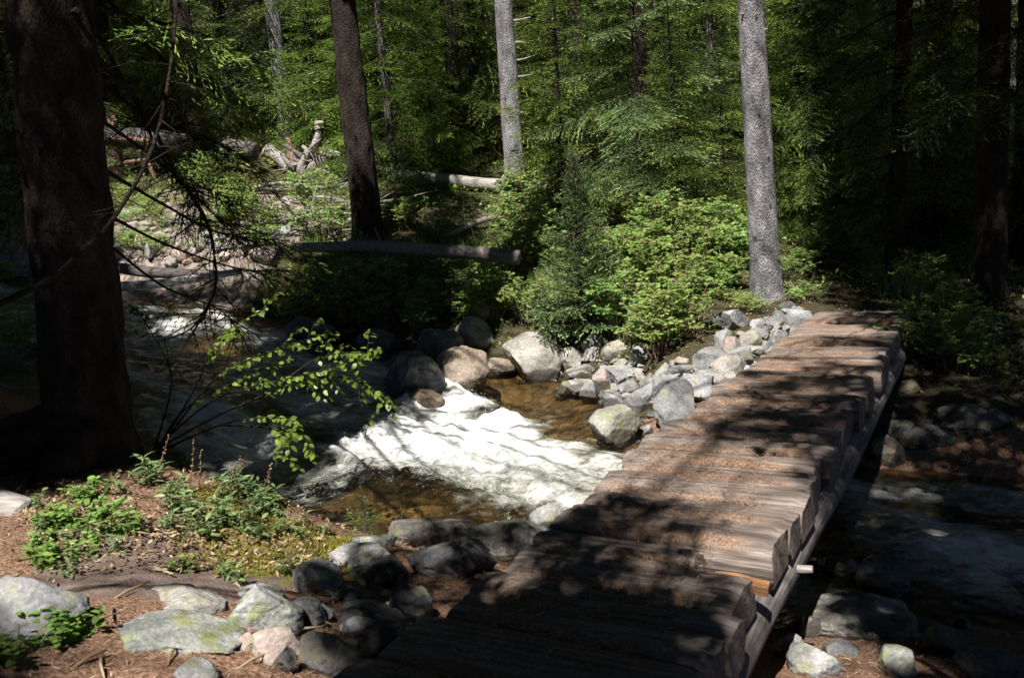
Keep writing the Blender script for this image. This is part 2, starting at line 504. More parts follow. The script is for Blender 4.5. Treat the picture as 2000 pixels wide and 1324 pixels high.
_LP = np.array([
    # around the camera and the near left bank
    (0, -12, .6), (-12, -8, 1.2), (12, -10, -.3), (0, 0, 0), (-3, 0, .1), (-1.5, 2, 0), (-1.5, 3.5, -.06), (-3, 3, .05), (-6, 3, .45), (-10, 4, 1.0), (-3, 5, .02),
    (-2.2, 5.2, -.12), (-1.4, 5.0, -.28), (-4.0, 6.4, .2), (-6, 7, .55), (-10, 9, 1.1), (-1.0, 4.6, -.36), (-.5, 4.3, -.42), (-.9, 3.2, -.2), (-.6, 2.6, -.18),
    (-.2, 3.2, -.4), (0.2, 2, -.45), (-2.8, 6.5, -.05), (-1.8, 6.1, -.33), (-1.1, 5.6, -.46), (-18, 10, 2.2),
    # under the bridge and the right side
    (1.6, 4.2, -.88), (2.2, 4.3, -.92), (1.2, 3.6, -.82), (1.0, 2.5, -.75), (2.5, 3, -.85), (4, 3, -.9), (.4, 4.4, -.6), (8, 1, -.9), (3, 0, -.4),
    # far abutment and far bank
    (1.6, 9.2, -.5), (1.45, 10.2, -.42), (2.0, 10.4, -.25), (2.7, 11.1, -.12), (3.5, 11.9, -.04), (4.5, 11.6, -.04), (5.3, 10.6, -.1), (3.2, 8.8, -.62),
    (4.4, 9.0, -.6), (6, 9.3, -.5), (8, 8.6, -.7), (5.6, 10.6, -.05), (3.55, 12.3, 0.02), (1.9, 12.2, .02), (1.2, 12.2, -.2), (1.2, 14.3, .5), (0, 13.2, -.1),
    (0, 14.6, .4), (0.1, 16, 1.05), (-1.5, 13.4, .1), (-1.4, 14.4, .7), (-3.5, 14.6, 1.05), (-2.4, 15.6, 1.25), (.2, 18, 1.6), (2.5, 17, 1.15), (-2.6, 20, 2.35), (3, 20, 1.5),
    (-4.5, 20, 2.6), (-6, 16, 1.35), (-7, 18, 1.85), (-9, 20, 2.7), (-12, 20, 2.3), (-18, 24, 3.4), (4.8, 13, 0.0), (7, 17, .35), (10, 12, -.3), (14, 16, 0.0), (20, 10, -1),
    (0, 32, 5.0), (-15, 34, 6.2), (15, 32, 3.0), (0, 60, 13), (-40, 60, 15), (40, 55, 9), (-60, 20, 8), (60, 20, 1), (0, 110, 26), (-80, 110, 30), (80, 110, 20),
    (-50, -20, 4), (50, -25, -2), (0, -40, 2)], float)

def _tps(r2):
    return 0.5 * r2 * np.log(r2 + 1e-6)
_n = len(_LP)
_K = _tps(((_LP[:, None, :2] - _LP[None, :, :2]) ** 2).sum(-1)) + np.eye(_n) * 0.02
_Pm = np.concatenate([np.ones((_n, 1)), _LP[:, :2]], 1)
_A = np.block([[_K, _Pm], [_Pm.T, np.zeros((3, 3))]])
_sol = np.linalg.solve(_A, np.concatenate([_LP[:, 2], np.zeros(3)]))

def L(x, y):
    x, y = np.asarray(x, float).ravel(), np.asarray(y, float).ravel()
    r = np.empty(len(x))
    for a in range(0, len(x), 20000):
        xx, yy = x[a:a + 20000], y[a:a + 20000]
        r[a:a + 20000] = _tps((xx[:, None] - _LP[None, :, 0]) ** 2 + (yy[:, None] - _LP[None, :, 1]) ** 2) @ _sol[:_n] + _sol[_n] + _sol[_n + 1] * xx + _sol[_n + 2] * yy
    return r

def T(x, y, detail=True):
    """ground height, river bed included"""
    x, y = np.asarray(x, float).ravel(), np.asarray(y, float).ravel()
    d = shore(x, y)
    w = W(x, y)
    land = L(x, y)
    if detail:
        P = np.stack([x, y, np.zeros_like(x)], 1)
        far = sstep(12, 30, y)
        land = land + 0.05 * fbm(P * 1.3, 4) + 0.25 * far * vnoise(P * 0.35 + 5)
    bank = sstep(0.0, 1.0, d)
    out = (w - 0.02) * (1 - bank) + np.maximum(land, w - 0.02) * bank + 0.10 * np.clip(d, 0, 0.4)
    bed = w - 0.04 - 0.32 * sstep(0.0, 1.1, -d)
    if detail:
        bed = bed + 0.05 * fbm(P * 3.0 + 9, 3) * sstep(0.05, 0.5, -d)
    return np.where(d < 0, bed, out)

def T1(x, y):
    return float(T([x], [y])[0])

def ground(px, py, tmax=70.0):
    """point where the sight line of a pixel meets the ground (or the water)"""
    v = ray(px, py)
    t = np.concatenate([np.arange(1.5, 25, 0.04), np.arange(25, tmax, 0.25)])
    P = np.array([0, 0, CAMH])[None] + v[None] * t[:, None]
    h = np.maximum(T(P[:, 0], P[:, 1]), np.where(shore(P[:, 0], P[:, 1]) < 0, W(P[:, 0], P[:, 1]), -99))
    hit = np.nonzero(P[:, 2] < h)[0]
    return P[hit[0]] if len(hit) else P[-1]

# ground material
k = Nodes('forest_ground')
v = k.coord((1, 1, 1), rand=False)
n1 = k.noise(v, 1.6, 6, 0.65)
n2 = k.noise(v, 60, 4, 0.7)
n3 = k.noise(v, 8, 5, 0.6)
lit = k.ramp(n2, [(0.30, (0.07, 0.038, 0.025)), (0.5, (0.22, 0.125, 0.08)), (0.68, (0.44, 0.31, 0.225))])
soil = k.ramp(n3, [(0.3, (0.11, 0.078, 0.064)), (0.7, (0.25, 0.19, 0.165))])
c = k.mix(k.ramp(k.math('ADD', k.attr('soil'), k.math('MULTIPLY', k.math('SUBTRACT', n3, 0.5), 2.0)), [(0.4, 0.0), (0.6, 1.0)]), lit, soil)
mossc = k.ramp(k.noise(v, 120, 3, 0.7), [(0.3, (0.07, 0.07, 0.012)), (0.55, (0.21, 0.19, 0.035)), (0.75, (0.36, 0.32, 0.07))])
c = k.mix(k.ramp(k.math('ADD', k.attr('moss'), k.math('MULTIPLY', k.math('SUBTRACT', n3, 0.5), 2.2)), [(0.42, 0.0), (0.58, 1.0)]), c, mossc)
duff = k.ramp(n2, [(0.3, (0.022, 0.02, 0.012)), (0.55, (0.075, 0.065, 0.035)), (0.75, (0.15, 0.12, 0.075))])
c = k.mix(k.ramp(k.math('ADD', k.attr('duff'), k.math('MULTIPLY', k.math('SUBTRACT', n1, 0.5), 1.2)), [(0.4, 0.0), (0.6, 1.0)]), c, duff)
grav = k.ramp(k.voro(v, 9, 'F1', 'Color'), [(0.1, (0.10, 0.075, 0.06)), (0.5, (0.22, 0.18, 0.15)), (0.9, (0.36, 0.31, 0.28))])
c = k.mix(k.ramp(k.attr('gravel'), [(0.4, 0.0), (0.6, 1.0)]), c, grav)
vd = k.n('VectorMath', operation='ADD'); k.l(v, vd.inputs[0])
nz_ = k.n('TexNoise'); nz_.inputs['Scale'].default_value = 6; k.l(v, nz_.inputs['Vector'])
vs_ = k.n('VectorMath', operation='SCALE'); vs_.inputs[3].default_value = 0.16; k.l(nz_.outputs[1], vs_.inputs[0]); k.l(vs_.outputs[0], vd.inputs[1])
bv = vd.outputs[0]
bedc = k.ramp(k.math('ADD', k.math('MULTIPLY', k.voro(bv, 9, 'F1', 'Color'), 0.45), k.math('MULTIPLY', k.noise(bv, 3, 5, .6), 0.55)), [(0.2, (0.065, 0.042, 0.018)), (0.5, (0.20, 0.13, 0.052)), (0.78, (0.36, 0.255, 0.115))])
bedc = k.mix(k.ramp(k.voro(bv, 9, 'F1'), [(0.45, 0.0), (0.8, 0.6)]), bedc, (0.03, 0.018, 0.006))
c = k.mix(k.attr('bed'), c, bedc)
h = k.math('ADD', n2, k.math('MULTIPLY', n3, 0.8))
h = k.math('ADD', h, k.math('MULTIPLY', k.voro(v, 9), k.attr('gravel')))
k.principled(c, 0.92, k.bump(h, 0.8, 0.03), 0.15)
MAT['ground'] = k.m

def grid_axis(a, b, fine0, fine1, step, grow=1.16):
    c = list(np.arange(fine0, fine1, step))
    s, x = step, fine1
    while x < b:
        c.append(x); s *= grow; x += s
    c.append(b)
    s, x = step, fine0
    lo = []
    while x > a:
        s *= grow; x -= s
        lo.append(max(x, a))
    return np.array(lo[::-1] + c)

gx = grid_axis(-160, 160, -8, 8, 0.055)
gy = grid_axis(-60, 200, 1.6, 17, 0.055)
GX, GY = np.meshgrid(gx, gy)
gz = T(GX, GY)
nx, ny = len(gx), len(gy)
fx, fy = GX.ravel(), GY.ravel()
Q = np.stack([fx, fy, gz * 2], 1)
gd = shore(fx, fy)
gz = gz + np.where(gd > 0.1, 0.012 * fbm(Q * 9, 3), 0)
ii = (np.arange(ny - 1)[:, None] * nx + np.arange(nx - 1)[None]).ravel()
mb = MB().add(np.stack([fx, fy, gz], 1), np.stack([ii, ii + 1, ii + nx + 1, ii + nx], 1))
go = mb.build('ground', MAT['ground'])
tag(go, kind='structure')
_GZ = gz.reshape(ny, nx)
def T1(x, y):
    i = min(max(int(np.searchsorted(gx, x)) - 1, 0), nx - 2); j = min(max(int(np.searchsorted(gy, y)) - 1, 0), ny - 2)
    a, b = (x - gx[i]) / (gx[i + 1] - gx[i]), (y - gy[j]) / (gy[j + 1] - gy[j])
    return float((_GZ[j, i] * (1 - a) + _GZ[j, i + 1] * a) * (1 - b) + (_GZ[j + 1, i] * (1 - a) + _GZ[j + 1, i + 1] * a) * b)
def blob(cx, cy, r, soft=0.6):
    return sstep(r, r * (1 - soft), np.hypot(fx - cx, fy - cy))
def set_attr(o, name, val):
    a = o.data.attributes.new(name, 'FLOAT', 'POINT')
    a.data.foreach_set('value', np.asarray(val, np.float32))
set_attr(go, 'bed', sstep(0.03, -0.06, gd))
m0, m1 = ground(560, 1075), ground(470, 985)
set_attr(go, 'moss', np.maximum(blob(m0[0], m0[1], 0.75), np.maximum(blob(m1[0] , m1[1], 0.4), blob(ground(610, 1100)[0], ground(610, 1100)[1], 0.4))))
s0 = ground(330, 1110)
set_attr(go, 'soil', np.maximum(blob(s0[0], s0[1], 0.8, 0.5), blob(ground(500, 1105)[0], ground(500, 1105)[1], 0.5, .5)))
farside = (fy > 8.2 + 0 * fx) & (gd > 0)
set_attr(go, 'duff', np.where(farside & ((fy > 9.5) | (fx > 2)), 0.75 + 0.25 * sstep(12, 16, fy), np.where(fx < -4.5, .3, 0.0)))
set_attr(go, 'gravel', sstep(0, 1, blob(-5.6, 16.2, 3.4, 0.5) + blob(-7.5, 17.0, 3.0, .5)) * 0.75)
LITTER_KEEP = None

# ------------------------------------------------------------------ water
FOAM_PX = [(690, 868), (745, 838), (790, 800), (850, 772), (905, 775), (960, 800), (1040, 822), (1100, 838), (1180, 860), (1250, 885), (1290, 930), (1240, 990), (1160, 1010),
           (1070, 1012), (1000, 1010), (930, 994), (860, 988), (790, 970), (720, 955), (640, 940), (585, 915), (640, 880)]
FOAM = np.array([atz(px, py, -0.8)[:2] for px, py in FOAM_PX])
wx = np.arange(-13, 11, 0.04)
wy = np.arange(0.5, 19, 0.04)
WX, WY = np.meshgrid(wx, wy)
sx, sy = WX.ravel(), WY.ravel()
wd = shore(sx, sy)
keep = wd < 0.22
idx = np.full(len(sx), -1)
idx[keep] = np.arange(keep.sum())
nwx = len(wx)
qi = (np.arange(len(wy) - 1)[:, None] * nwx + np.arange(nwx - 1)[None]).ravel()
quads = np.stack([qi, qi + 1, qi + nwx + 1, qi + nwx], 1)
quads = idx[quads[keep[quads].all(1)]]
sx, sy, wd = sx[keep], sy[keep], wd[keep]
fd = shore(sx, sy, FOAM)
P2 = np.stack([sx, sy, np.zeros_like(sx)], 1)
# flow-aligned coordinates: along the flow direction (roughly +x, -y)
def flow(P, a=-0.62):
    c, s = math.cos(a), math.sin(a)
    return np.stack([P[:, 0] * c + P[:, 1] * s, (-P[:, 0] * s + P[:, 1] * c) * 1.9, P[:, 2]], 1)
FP = flow(P2)
main = sstep(0.35, -0.55, fd + 0.30 * fbm(P2 * 2.2, 3)) * (0.66 + 0.34 * sstep(7.6, 9.0, sy + .25 * fbm(FP * 1.3 + 4, 2)))
casc = sstep(-0.9, -1.9, sx) * sstep(0.0, -0.5, wd + .1) * (0.42 + 0.20 * sstep(-4.2, -3.2, sx) + 0.22 * sstep(-3.9, -4.6, sx) + 0.34 * fbm(FP * 1.1 + 3, 3))
pour = np.exp(-(((sx + 1.5) * .8 + (sy - 9.6) * .6) / 0.35) ** 2) * sstep(0, -.3, wd)
down = sstep(1.9, 3.2, sx) * (0.74 + 0.6 * fbm(FP * 0.9 + 11, 3)) * sstep(0, -.4, wd)
foam = np.clip(np.maximum.reduce([main, casc, pour * .75, down * 0.85, 0.10 + 0.12 * fbm(FP * 1.5, 3)]), 0, 1)
turb = np.clip(0.22 + main * 0.9 + casc * 0.6 + pour * 0.7 + down * .6, 0, 1.3) * sstep(0.15, -0.5, wd)
wz = W(sx, sy)
wz = wz + turb * (0.040 * vnoise(FP * 1.7 + 2) + 0.032 * vnoise(FP * 4.1 + 5) + 0.017 * vnoise(P2 * 7 + 8) + 0.012 * vnoise(P2 * 13 + 3) * (1 + main))
wz = wz + 0.008 * vnoise(FP * 7 + 1) + 0.10 * main * sstep(-0.1, -1.3, fd)
crest = np.exp(-((fd + 0.25) / 0.22) ** 2) * sstep(0.6, -0.6, sx) * sstep(-3.0, -1.0, sx)
wz = wz + crest * (0.09 + 0.07 * np.abs(vnoise(P2 * 5 + 4)))
wz = wz - 0.05 * sstep(0.0, 0.22, wd)

k = Nodes('stream_water')
v = k.coord((1, 1, 1), rand=False)
mp = k.n('Mapping'); k.l(v, mp.inputs[0]); mp.inputs['Rotation'].default_value = (0, 0, 0.62); mp.inputs['Scale'].default_value = (1.0, 2.1, 1.0)
fv = mp.outputs[0]
n1 = k.noise(fv, 5.0, 8, 0.72, 0.25)
n2 = k.noise(v, 30, 4, 0.7, 0.4)
n3 = k.noise(v, 11, 5, 0.65)
fo = k.math('ADD', k.attr('foam'), k.math('ADD', k.math('MULTIPLY', k.math('SUBTRACT', n1, 0.5), 1.35), k.math('MULTIPLY', k.math('SUBTRACT', n2, 0.5), 0.45)))
ff = k.ramp(fo, [(0.30, 0.0), (1.05, 1.0)])
bumpn = k.bump(k.math('ADD', k.math('ADD', n3, k.math('MULTIPLY', n2, 0.5)), n1), 0.75, 0.05)
bumpf = k.bump(k.math('ADD', k.math('ADD', n3, k.math('MULTIPLY', n2, 0.8)), n1), 0.5, 0.03)
foamc = k.mix(k.ramp(fo, [(0.45, 0.0), (1.2, 1.0)]), (0.28, 0.30, 0.25), (0.74, 0.75, 0.74))
fp = k.principled(foamc, 0.6, bumpf, 0.3, finish=False)
gl = k.n('BsdfGlossy'); gl.inputs['Roughness'].default_value = 0.06; k.l(bumpn, gl.inputs['Normal'])
tr = k.n('BsdfTransparent'); tr.inputs[0].default_value = (0.86, 0.82, 0.70, 1)
fr = k.n('Fresnel'); fr.inputs['IOR'].default_value = 1.33; k.l(bumpn, fr.inputs['Normal'])
wm = k.n('MixShader'); k.l(fr.outputs[0], wm.inputs[0]); k.l(tr.outputs[0], wm.inputs[1]); k.l(gl.outputs[0], wm.inputs[2])
mx = k.n('MixShader'); k.l(ff, mx.inputs[0]); k.l(wm.outputs[0], mx.inputs[1]); k.l(fp.outputs[0], mx.inputs[2])
k.l(mx.outputs[0], k.out.inputs[0])
MAT['water'] = k.m
wo = MB().add(np.stack([sx, sy, wz], 1), quads).build('stream_water', MAT['water'])
set_attr(wo, 'foam', foam)
tag(wo, kind='structure')
k = Nodes('water_drops'); k.principled((0.9, 0.92, 0.92), .15, None, .6); MAT['drops'] = k.m
r = np.random.default_rng(17)
wgt = crest * .9 + .25 * main * sstep(-.9, -.1, fd) + .55 * np.exp(-((fd - .3) / .3) ** 2) * (sy < 8.6) * (sx < .6) * (sx > -2.4) + .12 * pour + .05 * down
wgt = np.clip(wgt, 0, None)
wgt = wgt * (1 + 2 * crest)
ci = r.choice(len(sx), 2600, p=wgt / wgt.sum())
OC = np.array([[1, 0, 0], [-1, 0, 0], [0, 1, 0], [0, -1, 0], [0, 0, 1], [0, 0, -1]], float)
OF = np.array([[0, 2, 4], [2, 1, 4], [1, 3, 4], [3, 0, 4], [2, 0, 5], [1, 2, 5], [3, 1, 5], [0, 3, 5]])
pd = np.stack([sx[ci] + r.normal(0, .03, 2600), sy[ci] + r.normal(0, .03, 2600), wz[ci] + .004 + np.abs(r.normal(0, .05, 2600)) * (crest[ci] + .1 * main[ci])], 1)
rd = r.uniform(.0015, .0042, 2600)
Vd = (pd[:, None, :] + OC[None] * rd[:, None, None]).reshape(-1, 3)
tag(MB().add(Vd, F3=((np.arange(2600) * 6)[:, None, None] + OF[None]).reshape(-1, 3)).build('spray_drops', MAT['drops']), kind='stuff')

# ------------------------------------------------------------------ footbridge
BU = np.array([0.483, 0.876, 0.0]); BV = np.array([0.876, -0.483, 0.0])
B0 = empty('footbridge', (*(BU * 6.5 + BV * -1.47)[:2], 0), 'weathered footbridge of split half-log planks crossing the stream, littered with brown needles', 'bridge', rz=math.atan2(BV[1], BV[0]))
# local frame of the bridge: x = across (BV), y = along (BU)
def bl(u, v, z): return np.array([v + 1.47, u - 6.5, z])
PL = [1.25, 1.68, 2.08, 2.48, 2.90, 3.12, 3.345, 3.95, 4.30, 4.54, 4.89, 5.15, 5.41, 5.76, 6.22, 6.74, 7.17, 7.55, 7.97, 8.37, 8.82, 9.28, 9.75, 10.22, 10.72, 11.23, 11.68]
PEND = {3.345: 3.74}
def plank(u0, u1, v0, v1, seed, zoff):
    r = np.random.default_rng(seed)
    w, ln = (u1 - u0) * 0.985, v1 - v0
    nL, H = 46, 0.20 + r.uniform(-.01, .02)
    dome = 0.020 + 0.055 * min(w, .45) * r.uniform(0.6, 1.3)
    a = np.linspace(-1, 1, 13)
    top = np.stack([a * w / 2, -dome * np.abs(a) ** 3.0], 1)
    prof = np.concatenate([[[-w / 2 * 0.97, -H]], [[-w / 2, -H * .6]], top, [[w / 2, -H * .6]], [[w / 2 * .97, -H]]])
    np_ = len(prof)
    xs = np.linspace(0, 1, nL)
    X = np.repeat((xs * ln)[:, None], np_, 1)
    Y = np.repeat(prof[None, :, 0], nL, 0); Z = np.repeat(prof[None, :, 1], nL, 0)
    Pn = np.stack([X * 1.2, Y * 7 + seed * 3.1, Z * 5], -1).reshape(-1, 3)
    g = fbm(Pn * np.array([1.5, 3.0, 2]), 4, 0.6).reshape(nL, np_)
    g2 = vnoise(np.stack([X * 1.1 + seed, Y * 0 + seed, Z * 0], -1).reshape(-1, 3)).reshape(nL, np_)
    Z = Z + 0.007 * g + 0.008 * g2 + zoff
    Y = Y + 0.008 * g2 + 0.006 * g * (np.abs(Y) > w * .45)
    # checks (long cracks)
    for q in range(3):
        yc = r.uniform(-.35, .35) * w
        x0, xl = r.uniform(0, ln), r.uniform(.15, .5)
        Z = Z - 0.014 * np.exp(-((Y - yc) / 0.012) ** 2) * sstep(xl, 0, np.abs(X - x0))
    # ends: worn, uneven
    en = 0.012 * vnoise(np.stack([Y * 9, Z * 9 + seed, Y * 0 + 3], -1).reshape(-1, 3)).reshape(nL, np_)
    X = X + np.where(xs[:, None] < .04, en, 0) + np.where(xs[:, None] > .96, en, 0)
    endround = sstep(0.06, 0, X) + sstep(ln - .06, ln, X)
    Z = Z - 0.012 * endround * (Z > -0.08)
    lit = 0.33 + 0.36 * (np.clip(-(prof[None, :, 1]) / dome, 0, 1) > .25) * (prof[None, :, 1] > -dome - 0.01) + 0.15 * g
    lit = lit - 0.5 * sstep(0.16, 0, X) * r.uniform(.4, 1) - 0.55 * sstep(ln - .22, ln, X) + 0.16 * r.uniform(-1, 1)
    lit = np.where(prof[None, :, 1] < -H * .5, -1, lit)
    sk = r.uniform(-.03, .03) + 0.03
    V = np.stack([X, Y - sk * (X - ln / 2), Z], -1).reshape(-1, 3)
    i = np.arange(nL - 1)[:, None] * np_; j = np.arange(np_)[None]; kk = (j + 1) % np_
    F = np.stack([i + j, i + np_ + j, i + np_ + kk, i + kk], -1).reshape(-1, 4)
    mb = MB()
    mb.add(V, F, tint=lit.ravel())
    for e, flip in ((0, 1), (nL - 1, 0)):
        ring = V[e * np_:(e + 1) * np_]
        c = ring.mean(0) + np.array([-.004 if e == 0 else .004, 0, 0])
        jj = np.arange(np_)
        f3 = np.stack([jj, (jj + 1) % np_, np.full(np_, np_)], 1)
        mb.add(np.concatenate([ring, [c]]), F3=f3 if flip else f3[:, ::-1], tint=-1)
    return mb
DECK = []
for i in range(len(PL) - 1):
    u0, u1 = PL[i], PEND.get(PL[i], PL[i + 1])
    r = np.random.default_rng(100 + i)
    v0, v1 = -2.05 + r.uniform(-.07, .05), -0.895 + r.uniform(-.035, .03)
    zo = r.uniform(-.012, .012)
    o = plank(u0, u1, v0, v1, i, 0.0).build('plank', MAT['plank'], B0)
    o.location = bl((u0 + u1) / 2, v0, zo)
    DECK.append((u0, u1, v0, v1, zo))
# short broken plank that only half fills the gap
i0 = plank(3.75, 3.94, -2.06, -1.22, 77, 0.0).build('plank', MAT['plank'], B0); i0.location = bl(3.845, -2.06, -.03)
DECK.append((3.75, 3.94, -2.06, -1.0, -.06))
def pole(u0, u1, v, z, r, seed):
    n = 70
    uu = np.linspace(u0, u1, n)
    Pp = np.stack([np.full(n, v) + 0.02 * np.sin(uu * .9 + seed), uu, np.full(n, z) + .01 * np.sin(uu * 1.7)], 1)
    Pp[:, 0] += 1.47; Pp[:, 1] -= 6.5
    return tube(Pp, r + 0.01 * np.sin(uu * 1.3 + seed), 22, 0.05, 5, True, 5.0, seed)
for v_, s_ in ((-0.985, 1.0), (-1.93, 4.0)):
    st = MB().add(*pole(0.8, 12.2, v_, -0.33, 0.118, s_)).build('stringer', MAT['log_mid'], B0)
    if s_ == 1.0:
        q = atY(1578, 1089, 3.9)
        uu = 4.42
        MB().add(*tube([bl(uu, -0.90, -.30), bl(uu, -.84, -.295), bl(uu, -.81, -.29)], [.022, .02, .017], 8, 0.1)).build('stub', MAT['log_grey'], st)
# needle dust and twigs on the deck
def litter(n, seed, pts, ltint=(0.1, 1.0), l=(.025, .06), w=.0028, up=None):
    r = np.random.default_rng(seed)
    a = r.uniform(0, 2 * PI, n)
    d = unit(np.stack([np.cos(a), np.sin(a), r.normal(0, .18, n)], 1))
    upv = unit(np.stack([r.normal(0, .3, n), r.normal(0, .3, n), np.ones(n)], 1))
    V, F = kites(pts, d, r.uniform(l[0], l[1], n), np.full(n, w) * r.uniform(.7, 1.5, n), upv)
    return V, F, np.repeat(r.uniform(ltint[0], ltint[1], n), 4)
k = Nodes('needle_dust'); k.principled(k.ramp(k.attr(), [(0, (0.085, 0.048, 0.03)), (0.6, (0.27, 0.17, 0.11)), (1, (0.52, 0.39, 0.29))]), .8, None, .2); MAT['needle_dust'] = k.m
r = np.random.default_rng(5)
pts = []
for (u0, u1, v0, v1, zo) in DECK:
    if u0 > 9.5: continue
    n = int(1100 * (u1 - u0) / .35)
    edge = r.beta(.75, .75, n)
    uu = u0 + (u1 - u0) * edge
    vv = v0 + .08 + (v1 - v0 - .25) * r.beta(1.3, 1.5, n)
    zz = zo - 0.035 * np.abs(edge * 2 - 1) ** 3.0 * min(1, (u1 - u0) / .35) + 0.010
    pts.append(np.stack([vv + 1.47, uu - 6.5, zz], 1))
pts = np.concatenate(pts)
mb = MB(); V, F, t = litter(len(pts), 6, pts); mb.add(V, F, tint=t)
o = mb.build('needle_litter', MAT['needle_dust'], B0, smooth=False); tag(o, kind='stuff')
# the loose split board that sticks out at the gap
q = atz(1448, 1140, -0.09)
bd = MB()
bw, bh, bln = .06, .05, .24
Vb = []
for x in np.linspace(0, 1, 9):
    for (yy, zz) in ((-.5, -.5), (.5, -.5), (.5, .5), (-.5, .5)):
        Vb.append((-bln / 2 + x * bln, yy * bw + .008 * math.sin(x * 5), zz * bh + .006 * math.sin(x * 3 + yy)))
Fb = [[a * 4 + b, a * 4 + (b + 1) % 4, a * 4 + 4 + (b + 1) % 4, a * 4 + 4 + b] for a in range(8) for b in range(4)] + [[3, 2, 1, 0], [32, 33, 34, 35]]
bo = bd.add(Vb, Fb).build('loose_board', MAT['board_wood'], smooth=False)
bo.location = (q[0], q[1], -0.09); bo.rotation_euler = (0.25, 0.06, math.atan2(BV[1], BV[0]) + .1)
bm = bo.modifiers.new('bevel', 'BEVEL'); bm.width = .006; bm.segments = 2
tag(bo, 'short reddish split board wedged in the gap between planks, sticking out over the edge', 'board')

# ------------------------------------------------------------------ rocks
import bmesh
_b = bmesh.new(); bmesh.ops.create_icosphere(_b, subdivisions=5, radius=1.0)
_b.verts.ensure_lookup_table()
ICO5 = (np.array([q.co[:] for q in _b.verts]), np.array([[w.index for w in f.verts] for f in _b.faces]))
_b.free()
_b = bmesh.new(); bmesh.ops.create_icosphere(_b, subdivisions=3, radius=1.0)
_b.verts.ensure_lookup_table()
ICO3 = (np.array([q.co[:] for q in _b.verts]), np.array([[w.index for w in f.verts] for f in _b.faces]))
_b.free()

def rock_shape(seed, fine=True, cuts=13, ang=0.9, lo=.42):
    r = np.random.default_rng(seed)
    V, F = (ICO5 if fine else ICO3)
    V = V * (1 + 0.12 * fbm(V * 1.1 + seed * 5.7, 2)[:, None])
    for q in range(cuts):
        n = unit(r.normal(0, 1, 3))
        h = r.uniform(lo, lo + .36)
        over = V @ n - h
        V = V - n[None] * (np.clip(over, 0, None) * (0.75 + 0.25 * ang))[:, None]
    V = V / np.abs(V).max(0)
    if fine:
        V = V + unit(V) * (0.035 * fbm(V * 2.4 + seed, 3) + 0.022 * fbm(V * 8 + seed, 3, .6))[:, None]
        rid = np.abs(vnoise(V * 3.1 + seed * 2))
        V = V - unit(V) * (0.04 * sstep(0.08, 0, rid))[:, None]
    return V, F

def rock(bb, label, mat='rock', depth=0.8, tilt=0.0, group=None, seed=None, name='rock', cuts=9, cat='rock', minh=0.45, sink=0.12, ang=True, gs=1.12):
    x0, y0, x1, y1 = bb
    seed = int(x0 * 7 + y0 * 13) if seed is None else seed
    g = ground((x0 + x1) / 2, y1 - (y1 - y0) * sink)
    dist = g[1]
    w = (x1 - x0) * dist / FPX
    hp = (y1 - y0) * dist / FPX
    D = w * depth
    th = math.atan2(CAMH - g[2], dist)
    Hh = math.sqrt(max(hp * hp - (D * math.sin(th)) ** 2, (hp * minh) ** 2)) / math.cos(th) * 1.08
    c = atY((x0 + x1) / 2, (y0 + y1) / 2, dist + D * 0.42)
    V, F = rock_shape(seed, True, *((16, 1.0, .38) if ang else (10, .8, .58)))
    s = np.array([w / 2, D / 2, Hh / 2]) * gs
    V = V * s
    t = math.radians(tilt) - ROLL
    R = np.array([[math.cos(t), 0, -math.sin(t)], [0, 1, 0], [math.sin(t), 0, math.cos(t)]])
    V = V @ R.T
    wl = W([c[0]], [c[1]])[0]
    near = shore([c[0]], [c[1]])[0]
    tint = np.ones(len(V))
    if near < 0.7:
        zz = V[:, 2] + c[2] - wl - 0.05 * fbm(V * 6, 2)
        tint = sstep(0.03, 0.16, zz)
    o = MB().add(V, F3=F, tint=tint).build(name, MAT[mat], loc=c)
    tag(o, label, cat, group)
    return o

